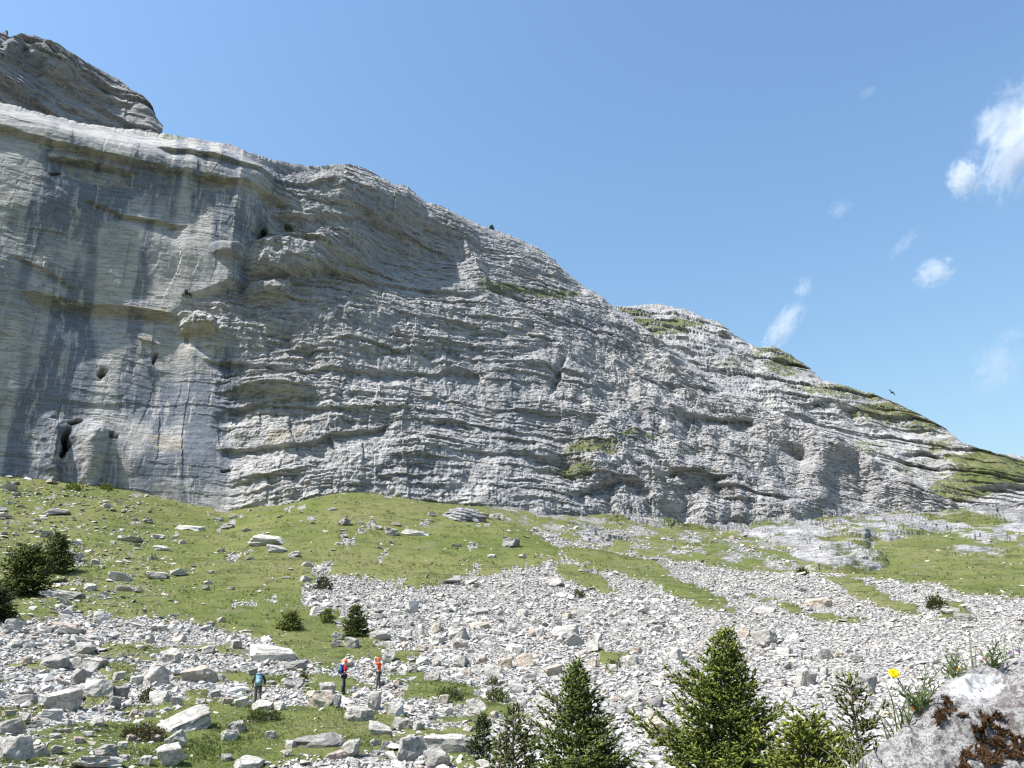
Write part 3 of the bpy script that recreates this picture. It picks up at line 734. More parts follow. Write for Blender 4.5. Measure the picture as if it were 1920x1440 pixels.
me = mesh_np('rocky_slope', VR, grid_faces(len(tR), len(azR)), {'streak': ('FLOAT', 0.12 + 0 * sR), 'ochre': ('FLOAT', 0 * sR), 'veg': ('FLOAT', vegR), 'warm': ('FLOAT', 0.1 + 0 * sR)}, False, [M_CLIFF])
tag(link('rocky_slope', me), 'broken rock steps and turf below the cliff foot at the right', 'rocky slope', kind='structure')

# ------------------------------------------------------------------ stones and boulders
def hull_template(seed, n, flat):
    r = np.random.default_rng(seed)
    p = r.normal(size=(n, 3)); p /= np.max(np.abs(p) ** 1.0, axis=1, keepdims=True) * 0.6 + np.linalg.norm(p, axis=1, keepdims=True) * 0.4
    p[:, 2] *= flat
    bm = bmesh.new()
    for q in p: bm.verts.new(q * 0.5)
    res = bmesh.ops.convex_hull(bm, input=bm.verts[:])
    junk = list({e for e in res['geom_interior'] + res['geom_unused'] if isinstance(e, bmesh.types.BMVert) and e.is_valid})
    if junk: bmesh.ops.delete(bm, geom=junk, context='VERTS')
    bmesh.ops.triangulate(bm, faces=bm.faces[:])
    bmesh.ops.recalc_face_normals(bm, faces=bm.faces[:])
    bm.verts.index_update()
    V = np.array([v.co[:] for v in bm.verts]); F = np.array([[v.index for v in f.verts] for f in bm.faces]); bm.free()
    return V, F

def cut_block(seed, cuts, bevel=0.0, rough=0.0, sub=0):
    r = random.Random(seed)
    bm = bmesh.new(); bmesh.ops.create_cube(bm, size=1.0)
    sh = [r.uniform(-0.25, 0.25) for _ in range(5)]
    for v in bm.verts: v.co = Vector((v.co.x * (1 + sh[3] * 2 * v.co.y) + sh[0] * v.co.z, v.co.y * (1 + sh[4] * 2 * v.co.z) + sh[1] * v.co.x, v.co.z * (1 + sh[2] * 2 * v.co.x)))
    for k in range(cuts):
        n = Vector((r.gauss(0, 1), r.gauss(0, 1), r.gauss(0, 0.75))).normalized()
        ext = (abs(n.x) + abs(n.y) + abs(n.z)) * 0.5
        bmesh.ops.bisect_plane(bm, geom=bm.verts[:] + bm.edges[:] + bm.faces[:], plane_co=n * ext * r.uniform(0.52, 0.80), plane_no=n, clear_outer=True)
        be = [e for e in bm.edges if e.is_boundary]
        if be: bmesh.ops.holes_fill(bm, edges=be, sides=0)
    bmesh.ops.remove_doubles(bm, verts=bm.verts[:], dist=0.02)
    bmesh.ops.dissolve_degenerate(bm, edges=bm.edges[:], dist=0.01)
    if bevel:
        bmesh.ops.bevel(bm, geom=bm.edges[:], offset=bevel, segments=1, affect='EDGES', clamp_overlap=True)
    bmesh.ops.triangulate(bm, faces=bm.faces[:])
    for _ in range(sub):
        bmesh.ops.subdivide_edges(bm, edges=[e for e in bm.edges if e.calc_length() > 0.16], cuts=1, use_grid_fill=False)
        bmesh.ops.triangulate(bm, faces=bm.faces[:])
    bmesh.ops.recalc_face_normals(bm, faces=bm.faces[:])
    V = np.array([v.co[:] for v in bm.verts]); Nn = np.array([v.normal[:] for v in bm.verts])
    if rough:
        n1 = noise3(V[:, 0] * 2.4 + seed, V[:, 1] * 2.4, V[:, 2] * 2.4) + 0.6 * noise3(V[:, 0] * 6 + seed, V[:, 1] * 6, V[:, 2] * 9)
        V = V + Nn * (rough * n1)[:, None]
    V = V - (V.max(0) + V.min(0)) / 2; V = V / (V.max(0) - V.min(0))
    bm.verts.index_update()
    F = np.array([[v.index for v in f.verts] for f in bm.faces]); bm.free()
    return V, F

SHAPES = {}
for k in range(8): SHAPES[('block', k)] = cut_block(100 + k, 5, 0.03, 0.06, 2)
for k in range(6): SHAPES[('slab', k)] = cut_block(200 + k, 4, 0.03, 0.06, 2)
for k in range(7): SHAPES[('round', k)] = cut_block(300 + k, 12, 0.05, 0.085, 2)
for k in range(6): SHAPES[('wedge', k)] = cut_block(400 + k, 8, 0.03, 0.065, 2)
SH_MESH = {}
for key, (V, F) in SHAPES.items():
    SH_MESH[key] = mesh_np('boulder_' + key[0], V, F, None, False, [M_BOULDER])
TONE = {'white': (1.10, 1.09, 1.06), 'pale': (1.0, 0.985, 0.955), 'grey': (0.78, 0.775, 0.765), 'dark': (0.60, 0.60, 0.60), 'tan': (1.0, 0.90, 0.79), 'pink': (1.0, 0.86, 0.79)}
placed = []
NSH = {'block': 8, 'slab': 6, 'round': 7, 'wedge': 6}

def boulder(px, py, w, h, kind, tone, label, group=None, yaw=None, tilt=None, cat='boulder'):
    r = random.Random(int(px * 31 + py * 17))
    P = at(px, py + h * 0.36); sc = float(depth_of(P)) / FPX
    W, Hh = w * sc, h * sc
    D = W * r.uniform(0.6, 0.95) if kind != 'slab' else W * r.uniform(0.45, 0.7)
    D = max(D, Hh * 0.7)
    k = (kind, r.randrange(NSH[kind]))
    view = -math.atan2(P[0], P[1])
    yaw = r.uniform(-0.45, 0.45) + r.choice((0, math.pi)) if yaw is None else yaw
    tl = r.uniform(-0.16, 0.16) if tilt is None else tilt
    slope = 0.16
    zf = Hh * 1.12 + D * 0.0
    o = link('boulder', SH_MESH[k], None, P + np.array([0, D * 0.22, Hh * 0.34]), (slope + r.uniform(-0.1, 0.1), tl, view + yaw), (W * 0.97, D, zf))
    j = r.uniform(0.93, 1.05); t = TONE[tone]
    o.color = (t[0] * j, t[1] * j, t[2] * j, 1)
    tag(o, label, cat, group)
    placed.append((px, py, w, h))
    return o

BL = [
 (180, 1293, 54, 36, 'block', 'pale', 'square-edged pale boulder with grey front on the grass left of the white block'),
 (110, 1317, 70, 42, 'wedge', 'pale', 'large split boulder with a tan shaded face among the lower left stones'),
 (18, 1408, 56, 50, 'block', 'pale', 'large boulder cut off by the left edge, standing on the bottom grass'),
 (340, 1358, 100, 34, 'round', 'pale', 'long tilted boulder with rounded upper end lying in the lower grass', 0.1, -0.42),
 (317, 1419, 52, 40, 'block', 'white', 'white boulder with flat sloping top just below the long tilted boulder', 0.2, -0.3),
 (296, 1311, 46, 28, 'block', 'white', 'bright white block with flat sunlit front beside a green shrub'),
 (288, 1272, 52, 38, 'round', 'pale', 'rough pocked boulder above the bright white block'),
 (368, 1268, 72, 32, 'slab', 'tan', 'long thick slab with tan shaded underside, left of the blue-clad hiker', 0.1, -0.15),
 (320, 1232, 38, 28, 'round', 'white', 'pale rounded boulder above the rough pocked one'),
 (136, 1247, 33, 22, 'block', 'grey', 'box-shaped boulder with dark front left of a pale wedge'),
 (173, 1247, 44, 24, 'wedge', 'pale', 'pale wedge boulder with shaded right side above a green patch'),
 (18, 1177, 36, 28, 'block', 'white', 'white boulder below the dark spruce at the left edge'),
 (125, 1186, 58, 14, 'slab', 'white', 'flat white slab lying among small stones at upper left scree'),
 (118, 1175, 50, 14, 'round', 'pink', 'pinkish rounded boulder resting behind the flat white slab'),
 (146, 1273, 34, 32, 'wedge', 'grey', 'grey upright boulder left of the square-edged one'),
 (222, 1301, 32, 28, 'wedge', 'dark', 'dark grey pointed boulder right of the square-edged boulder'),
 (209, 1319, 30, 22, 'round', 'dark', 'dark lichen-grey boulder below the dark pointed one'),
 (90, 1341, 46, 18, 'slab', 'white', 'white slab under the large split boulder'),
 (192, 1411, 46, 22, 'round', 'grey', 'rounded grey boulder sunk in the grass near the bottom'),
 (71, 1411, 34, 22, 'slab', 'pale', 'tilted slab in the grass right of the left-edge boulder', 0.0, -0.35),
 (18, 1366, 46, 28, 'slab', 'grey', 'grey layered slab above the left-edge boulder', 0.1, -0.25),
 (325, 1392, 42, 26, 'slab', 'pale', 'small tilted slab between the long tilted and white flat boulders', 0.0, -0.5),
 (186, 1159, 32, 22, 'block', 'pale', 'pale boulder at the top of the left stone field below the meadow'),
 (155, 1218, 38, 17, 'wedge', 'grey', 'low grey boulder beside a small turf patch'),
 (98, 1243, 52, 26, 'round', 'grey', 'rough grey boulder left of the box-shaped one'),
 (42, 1318, 42, 24, 'wedge', 'grey', 'grey wedge boulder left of the large split boulder'),
 (168, 1434, 96, 22, 'round', 'white', 'wide white rock cut off by the bottom edge, below the rounded grey one'),
 (510, 1229, 100, 28, 'slab', 'white', 'long flat-topped slab with dark front edge above the blue-clad hiker', 0.08, 0.10),
 (553, 1249, 50, 17, 'round', 'dark', 'rough dark boulder tucked under the right end of the long slab'),
 (546, 1284, 46, 24, 'wedge', 'grey', 'wedge boulder with dark front between the blue-clad and red-shirted hikers'),
 (598, 1313, 52, 34, 'wedge', 'tan', 'big cream boulder in front of the red-shirted hiker'),
 (612, 1296, 32, 28, 'round', 'pale', 'pale boulder leaning on the back of the big cream boulder'),
 (628, 1316, 20, 24, 'block', 'grey', 'shaded boulder right of the big cream boulder'),
 (522, 1326, 24, 17, 'block', 'white', 'small white block right of the blue-clad hiker'),
 (489, 1324, 44, 15, 'round', 'pale', 'low pale rock hiding the boots of the white-capped hiker'),
 (452, 1318, 30, 18, 'wedge', 'white', 'white stone left of the white-capped hiker'),
 (740, 1332, 36, 28, 'block', 'white', 'white square boulder right of and below the orange-shirted hiker'),
 (700, 1318, 26, 36, 'wedge', 'pale', 'tall pale boulder below the orange-shirted hiker'),
 (672, 1341, 62, 28, 'round', 'pale', 'wide rough boulder half sunk below the red-shirted hiker'),
 (755, 1362, 38, 24, 'block', 'grey', 'grey angular boulder below the white square one'),
 (713, 1370, 54, 17, 'slab', 'white', 'narrow white slab lying slanted in the grass below the hikers', 0.1, 0.25),
 (600, 1393, 104, 24, 'slab', 'dark', 'long low dark rock ledge under a grassy lip'),
 (655, 1405, 38, 32, 'wedge', 'pale', 'pointed pale boulder at the right end of the dark ledge'),
 (768, 1410, 62, 52, 'round', 'grey', 'big rough grey boulder near the bottom, left of a white flat one'),
 (463, 1434, 62, 22, 'round', 'white', 'low white rock at the bottom edge under the grassy bank'),
 (442, 1365, 36, 22, 'round', 'grey', 'grey boulder in the grass below the blue-clad hiker'),
 (428, 1381, 34, 20, 'round', 'pale', 'pale boulder just under the grey one in the lower grass'),
 (632, 1419, 46, 17, 'slab', 'pink', 'low slab with reddish front near the bottom'),
 (709, 1192, 42, 16, 'slab', 'grey', 'grey slab to the right of the small dark spruce'),
 (632, 1194, 24, 15, 'wedge', 'white', 'white stone in the grass left below the small dark spruce'),
 (629, 1209, 22, 14, 'wedge', 'pale', 'pale stone in the grass above the red-shirted hiker'),
 (600, 1146, 52, 16, 'slab', 'pale', 'pale flat boulder at the tip of the scree above two small bushes'),
 (985, 1240, 36, 28, 'block', 'tan', 'cream block with tan shaded front in the middle of the scree'),
 (949, 1245, 30, 22, 'block', 'tan', 'shaded tan block left of the cream block in the scree'),
 (925, 1261, 38, 28, 'block', 'white', 'white block with dark right side in the scree'),
 (1062, 1189, 54, 30, 'wedge', 'white', 'largest white boulder of the upper scree'),
 (1076, 1203, 34, 26, 'slab', 'grey', 'dark tilted slab leaning on the largest white boulder', 0.3, -0.6),
 (990, 1274, 40, 18, 'slab', 'white', 'flat white boulder below the cream block'),
 (968, 1291, 32, 22, 'block', 'pale', 'pale angular boulder left below the flat white one'),
 (893, 1327, 42, 28, 'round', 'white', 'smooth white boulder at the edge of the green tussock strip'),
 (1092, 1147, 42, 16, 'slab', 'white', 'bright white slab high on the fine scree'),
 (900, 1174, 42, 13, 'slab', 'tan', 'tan slab on the upper scree'),
 (792, 1187, 20, 24, 'wedge', 'pale', 'upright pale stone at the left border of the scree'),
 (817, 1179, 20, 22, 'wedge', 'tan', 'tan shaded upright stone beside the pale upright stone'),
 (820, 1201, 30, 22, 'round', 'white', 'rounded white boulder below two upright stones'),
 (858, 1190, 42, 26, 'round', 'pale', 'broad pale boulder between the upright stones and the tan slab'),
 (789, 1218, 30, 13, 'slab', 'tan', 'cream flat stone at the scree border right of the orange-shirted hiker'),
 (862, 1211, 32, 13, 'slab', 'pink', 'pinkish flat stone below the broad pale boulder'),
 (968, 1220, 34, 22, 'round', 'white', 'white boulder just above the cream block'),
 (866, 1242, 26, 24, 'block', 'grey', 'grey-fronted block left of the white block in the scree'),
 (904, 1237, 26, 17, 'wedge', 'tan', 'tan-shaded stone left above the shaded tan block'),
 (1037, 1259, 40, 20, 'wedge', 'tan', 'wedge boulder with tan end, behind the left foreground spruce'),
 (843, 1399, 108, 36, 'slab', 'white', 'very wide white flat boulder left of the little dark spruce', 0.05, 0.05),
 (817, 1429, 52, 36, 'wedge', 'grey', 'grey angular boulder at the bottom edge under the very wide white one'),
 (902, 1435, 42, 18, 'block', 'white', 'white boulder at the bottom edge below the little dark spruce'),
 (1030, 1371, 46, 38, 'round', 'pale', 'tall pale boulder partly hidden by the left foreground spruce'),
 (1025, 1311, 36, 22, 'round', 'pale', 'pale boulder left of the left foreground spruce top'),
 (1114, 1213, 28, 22, 'block', 'white', 'white block right of the largest white boulder'),
 (1436, 1200, 50, 30, 'wedge', 'grey', 'grooved grey boulder with dark undercut, right of the tall spruce top'),
 (1471, 1224, 34, 18, 'block', 'white', 'cream block below the grooved grey boulder'),
 (1398, 1188, 22, 20, 'wedge', 'tan', 'tan stone left of the grooved grey boulder'),
 (1231, 1320, 32, 20, 'wedge', 'dark', 'dark-sided boulder between the two foreground spruces'),
 (1184, 1305, 40, 26, 'round', 'white', 'bright boulder left of the dark-sided one between the spruces'),
 (1240, 1372, 62, 38, 'round', 'tan', 'large cream boulder low between the two foreground spruces'),
 (1230, 1392, 26, 20, 'block', 'grey', 'dark stone under the large cream boulder between the spruces'),
 (1186, 1241, 28, 24, 'block', 'pale', 'boulder with shaded lower face left of the tall spruce'),
 (1192, 1221, 26, 12, 'slab', 'tan', 'tan-shaded flat stone above the boulder left of the tall spruce'),
 (1267, 1228, 26, 26, 'block', 'white', 'white block beside the upper left boughs of the tall spruce'),
 (1515, 1275, 42, 36, 'round', 'pale', 'rough pale boulder right of the tall spruce'),
 (1436, 1145, 46, 13, 'slab', 'white', 'long white slab on the fine scree above the grooved boulder'),
 (1549, 1230, 26, 22, 'block', 'dark', 'block with dark grey front face on the right scree'),
 (1618, 1287, 60, 42, 'round', 'grey', 'big grooved grey boulder behind the thin spruce sapling'),
 (1546, 1262, 16, 22, 'block', 'pale', 'narrow upright pale stone left of the thin spruce sapling'),
 (1612, 1238, 22, 12, 'wedge', 'dark', 'small dark stone on the scree above the thin spruce sapling'),
 (499, 1014, 80, 20, 'slab', 'pale', 'long block-like slab alone in the middle of the meadow', 0.03, 0.0),
 (517, 1031, 46, 14, 'slab', 'white', 'flat slab just below the long slab in the meadow'),
 (550, 1040, 26, 12, 'wedge', 'white', 'white stone at the lower right of the meadow slabs'),
 (645, 980, 24, 17, 'round', 'dark', 'dark rounded stone high in the middle meadow'),
 (733, 998, 30, 17, 'block', 'grey', 'cracked grey boulder in the meadow left of a long thin slab'),
 (781, 1000, 64, 10, 'slab', 'white', 'long thin white slab lying slanted in the meadow', 0.05, 0.16),
 (958, 1020, 34, 20, 'round', 'dark', 'dark rounded boulder in the meadow right of the long thin slab'),
 (85, 1003, 28, 13, 'wedge', 'grey', 'grey stone on the grass above the left spruces'),
 (300, 1029, 34, 9, 'slab', 'white', 'white flat stone in the left meadow'),
 (290, 1079, 42, 17, 'block', 'pale', 'largest pale stone of the row crossing the left meadow'),
 (222, 1083, 44, 17, 'slab', 'white', 'white slab in the row of stones right of the left spruces'),
 (332, 1076, 28, 13, 'wedge', 'white', 'white stone at the right end of the meadow row'),
 (100, 960, 54, 13, 'slab', 'grey', 'grey slab high in the left meadow'),
 (138, 1046, 24, 22, 'block', 'white', 'white boulder touching the right side of the smaller left spruce'),
 (165, 1101, 26, 15, 'round', 'pale', 'pale boulder right of the larger left spruce foot'),
 (112, 1117, 74, 17, 'round', 'grey', 'rounded grey rocks lumped at the foot of the larger left spruce'),
 (236, 1105, 38, 11, 'slab', 'pale', 'long pale stone at the lower edge of the left meadow'),
 (425, 988, 24, 12, 'wedge', 'pale', 'pale stone in the meadow left above the long slab'),
 (352, 990, 52, 9, 'slab', 'white', 'broken white slab in the upper left meadow'),
 (296, 1006, 38, 8, 'slab', 'pale', 'thin pale slab above the white flat stone in the left meadow'),
 (240, 1012, 52, 8, 'slab', 'grey', 'row-like grey slab in the left meadow'),
 (1808, 1157, 30, 12, 'wedge', 'dark', 'dark undercut boulder on the far right fine scree'),
 (1785, 1146, 34, 16, 'round', 'pale', 'pale boulder beside the shrub on the far right scree'),
 (1538, 1131, 54, 19, 'round', 'tan', 'cracked cream boulder on the grass strip right of the tall spruce'),
 (1042, 1092, 40, 18, 'round', 'pale', 'pale boulders at the top tip of the scree under the meadow'),
 (945, 1093, 26, 10, 'slab', 'pale', 'flat stone at the top edge of the scree'),
 (1345, 1165, 24, 12, 'slab', 'pale', 'flat stone just above the tall spruce tip'),
]
for b in BL:
    boulder(b[0], b[1], b[2], b[3], b[4], b[5], b[6], None, *(b[7:] if len(b) > 7 else ()))

def zone_of(px, py):
    if py < 1112 and px < 700: return 'scattered on the left meadow', 'stones scattered on the left meadow'
    if py < 1112: return 'scattered on the turf below the cliff foot', 'stones on the turf below the cliff foot'
    if px < 430 and py < 1235: return 'in the upper left stone field', 'boulders of the upper left stone field'
    if px < 430: return 'in the lower left stone field', 'boulders of the lower left stone field'
    if px < 760 and py < 1260: return 'in the stones behind the hikers', 'boulders behind the hikers'
    if px < 760: return 'in the rubble below the hikers', 'boulders below the hikers'
    if px < 1270 and py < 1225: return 'in the upper middle scree', 'boulders of the upper middle scree'
    if px < 1270: return 'in the lower middle scree', 'boulders of the lower middle scree'
    return 'on the right scree beside the spruces', 'boulders of the right scree'

SIZEW = lambda w: 'small' if w < 21 else ('middling' if w < 27 else 'larger')
SHW = {'block': 'angular block', 'slab': 'flat slab', 'round': 'rounded boulder', 'wedge': 'wedge-shaped boulder'}
TNW = {'white': 'white', 'pale': 'pale grey', 'grey': 'grey', 'tan': 'cream', 'pink': 'pinkish', 'dark': 'dark grey'}
ar = random.Random(5); n_auto = 0; tries = 0
while n_auto < 178 and tries < 20000:
    tries += 1
    c = ar.random()
    if c < 0.30: px, py = ar.uniform(5, 420), ar.uniform(1160, 1430)
    elif c < 0.42: px, py = ar.uniform(420, 780), ar.uniform(1190, 1435)
    elif c < 0.78: px, py = ar.uniform(720, 1270), ar.uniform(1150, 1430)
    elif c < 0.86: px, py = ar.uniform(1460, 1640), ar.uniform(1220, 1330)
    else: px, py = 1350 * ar.random() ** 1.8, ar.uniform(945, 1110)
    meadow = py < 1112
    w = ar.uniform(13, 24) if meadow else ar.choice((ar.uniform(17, 24), ar.uniform(18, 32))) * (0.8 if py < 1180 else 1.0)
    kind = ar.choice(('slab', 'slab', 'wedge', 'round') if meadow else ('block', 'block', 'slab', 'wedge', 'round'))
    h = w * {'slab': ar.uniform(0.3, 0.45), 'block': ar.uniform(0.6, 0.8), 'wedge': ar.uniform(0.55, 0.8), 'round': ar.uniform(0.55, 0.75)}[kind]
    if meadow: h *= 0.75
    if any(abs(px - q[0]) < (w + q[2]) * 0.46 and abs(py - q[1]) < (h + q[3]) * 0.46 for q in placed): continue
    if abs(px - 643) < 14 and 1235 < py < 1312 or abs(px - 709) < 14 and 1230 < py < 1302 or abs(px - 482) < 18 and 1262 < py < 1325: continue
    tone = ar.choice(('white', 'white', 'pale', 'pale', 'pale', 'grey', 'tan', 'pink' if not meadow else 'grey'))
    zp, zg = zone_of(px, py)
    boulder(px, py, w, h, kind, tone, f'{SIZEW(w)} {TNW[tone]} {SHW[kind]} {zp}', zg); n_auto += 1

# tell look-alikes apart by their place
by = {}
for o in [o for o in bpy.data.objects if o.get('group') and o.name.startswith('boulder')]: by.setdefault(o['label'], []).append(o)
ORD = ['first', 'second', 'third', 'fourth', 'fifth', 'sixth', 'seventh', 'eighth', 'ninth', 'tenth']
for lb, os_ in by.items():
    if len(os_) < 2: continue
    os_.sort(key=lambda q: math.atan2(q.location.x, q.location.y))
    for i, q in enumerate(os_):
        q['label'] = lb + (', ' + ('leftmost' if i == 0 else 'rightmost' if i == len(os_) - 1 else ORD[i] + ' from left'))

# the rest of the scree: too many to count
T_SMALL = [hull_template(500 + k, 7, 0.8) for k in range(10)]
T_MED = [hull_template(600 + k, 11, 0.8) for k in range(12)]
TEMPL = T_SMALL + T_MED
cell_px = np.abs((PXG[:-1, 1:] - PXG[:-1, :-1]) * (PYG[1:, :-1] - PYG[:-1, :-1]))
hc = np.broadcast_to(H[:-1, None], cell_px.shape)
vis = (np.abs(AZ[:-1])[None, :] < math.radians(40)) & (hc > 11) & (hc < 300) & (PXG[:-1, :-1] > -80) & (PXG[:-1, :-1] < 2000) & (PYG[:-1, :-1] < 1475) & (PYG[:-1, :-1] > 880)
gcell = gm[:-1, :-1]
pxc, pyc = PXG[:-1, :-1], PYG[:-1, :-1]
behind = hc < interp_px(AZ[:-1], HB_PX)[None, :] - 1
fine = np.clip(sstep(1230, 1330, pxc) * (1 - 0.75 * sstep(1235, 1300, pyc)) + (1 - sstep(1095, 1150, pyc)) * 0.9 + 0.45 * fbm2(XG[:-1, :-1] / 5.0, YG[:-1, :-1] / 14.0, 3, 71.0), 0, 1)
bare = (1 - sstep(0.25, 0.6, gcell)) * (pyc > 985)
turf = sstep(0.25, 0.6, gcell)
stony_left = (pxc < 360) * (1 - sstep(250, 360, pxc))
cls = [  # size in photo pixels, coverage on bare ground (coarse, fine), coverage on turf
    (4.2, 0.45, 0.95, 0.014), (6.2, 0.42, 0.36, 0.014), (9.0, 0.38, 0.09, 0.009), (12.5, 0.27, 0.022, 0.005), (17.0, 0.15, 0.008, 0.002)]
Ps, Ss, Rs, Is, Cs = [], [], [], [], []
for sz, cc, cf, ct in cls:
    dens = bare * (cc * (1 - fine) + cf * fine) + turf * ct * (1 + 7 * stony_left)
    wgt = np.where(vis & behind, cell_px * dens, 0)
    n = int(wgt.sum() / (sz * sz * 0.42))
    pick = rng.choice(wgt.size, n, p=(wgt / wgt.sum()).ravel())
    ii, jj = np.unravel_index(pick, wgt.shape)
    u, v = rng.random(n), rng.random(n)
    hh = H[ii] * (H[ii + 1] / H[ii]) ** u; aa = AZ[jj] + (AZ[jj + 1] - AZ[jj]) * v
    x, y = hh * np.sin(aa), hh * np.cos(aa); z = ground_z(x, y)
    m = sz * hh / FPX * np.exp(rng.normal(0, 0.28, n))
    sc3 = np.stack([m * rng.uniform(0.8, 1.25, n), m * rng.uniform(0.6, 1.0, n), m * rng.uniform(0.38, 0.8, n)], 1)
    sc3[lookup(gm, x, y) > 0.5, 2] *= 0.6
    Ps.append(np.stack([x, y, z + sc3[:, 2] * rng.uniform(0.05, 0.35, n)], 1)); Ss.append(sc3)
    Rs.append(euler_mats(rng.normal(0.15, 0.3, n), rng.normal(0, 0.3, n), rng.uniform(0, 6.28, n)))
    Is.append(rng.integers(0, 10, n) if sz < 8 else rng.integers(10, 22, n))
    base = np.array([[0.400, 0.386, 0.362]]) * np.exp(rng.normal(0, 0.11, (n, 1)))
    q = rng.random(n)
    base = np.where((q < 0.10)[:, None], base * np.array([[1.02, 0.88, 0.78]]), base)
    base = np.where((q > 0.86)[:, None], base * 0.78, base)
    Cs.append(np.clip(base, 0.05, 0.68))
V, F, C = merge(TEMPL, np.concatenate(Is), np.concatenate(Ps), np.concatenate(Rs), np.concatenate(Ss), np.concatenate(Cs))
me = mesh_np('scree', V, F, {'col': ('FLOAT_COLOR', C)}, False, [M_SCREE])
tag(link('scree', me), 'pale limestone scree and loose rubble covering the slope', 'scree', kind='stuff')
print('stones', sum(len(p) for p in Ps), 'tris', len(F))

# ------------------------------------------------------------------ spruces and shrubs
def shoot_template(seed, n_need):
    r = random.Random(seed); V = [(0, 0, -0.05)]; F = []
    for k in range(3):
        a = k * 2.094; V.append((0.12 * math.cos(a), 0.12 * math.sin(a), 0.42))
    V.append((0, 0, 1.0))
    for k in range(3):
        F.append((0, 1 + (k + 1) % 3, 1 + k)); F.append((4, 1 + k, 1 + (k + 1) % 3))
    for k in range(n_need):
        z = r.uniform(0.0, 0.85); a = r.uniform(0, 6.28); ln = r.uniform(0.22, 0.34)
        c, s_ = math.cos(a), math.sin(a); b = len(V)
        V += [(-s_ * 0.05, c * 0.05, z), (s_ * 0.05, -c * 0.05, z), (c * ln * 0.8, s_ * ln * 0.8, z + ln * 0.75)]
        F.append((b, b + 1, b + 2))
    return np.array(V), np.array(F)

SHOOT = [shoot_template(k, 3) for k in range(4)]
SHOOT_FAR = [shoot_template(k, 2) for k in range(3)]

def tube_np(pts, rad, n=5):
    pts = np.asarray(pts, float); m = len(pts)
    d = np.gradient(pts, axis=0); Fr = frames(d + 1e-9)
    a = np.linspace(0, 2 * math.pi, n, endpoint=False)
    ring = np.stack([np.cos(a), np.sin(a), 0 * a], -1)
    V = (np.einsum('mij,kj->mki', Fr, ring) * np.asarray(rad)[:, None, None] + pts[:, None, :]).reshape(-1, 3)
    q = grid_faces(m, n, True)
    F = np.concatenate([q[:, [0, 1, 2]], q[:, [0, 2, 3]]])
    return V, F

def join_np(parts):
    Vs, Fs, off = [], [], 0
    for V, F in parts:
        Vs.append(V); Fs.append(F + off); off += len(V)
    return np.concatenate(Vs), np.concatenate(Fs)

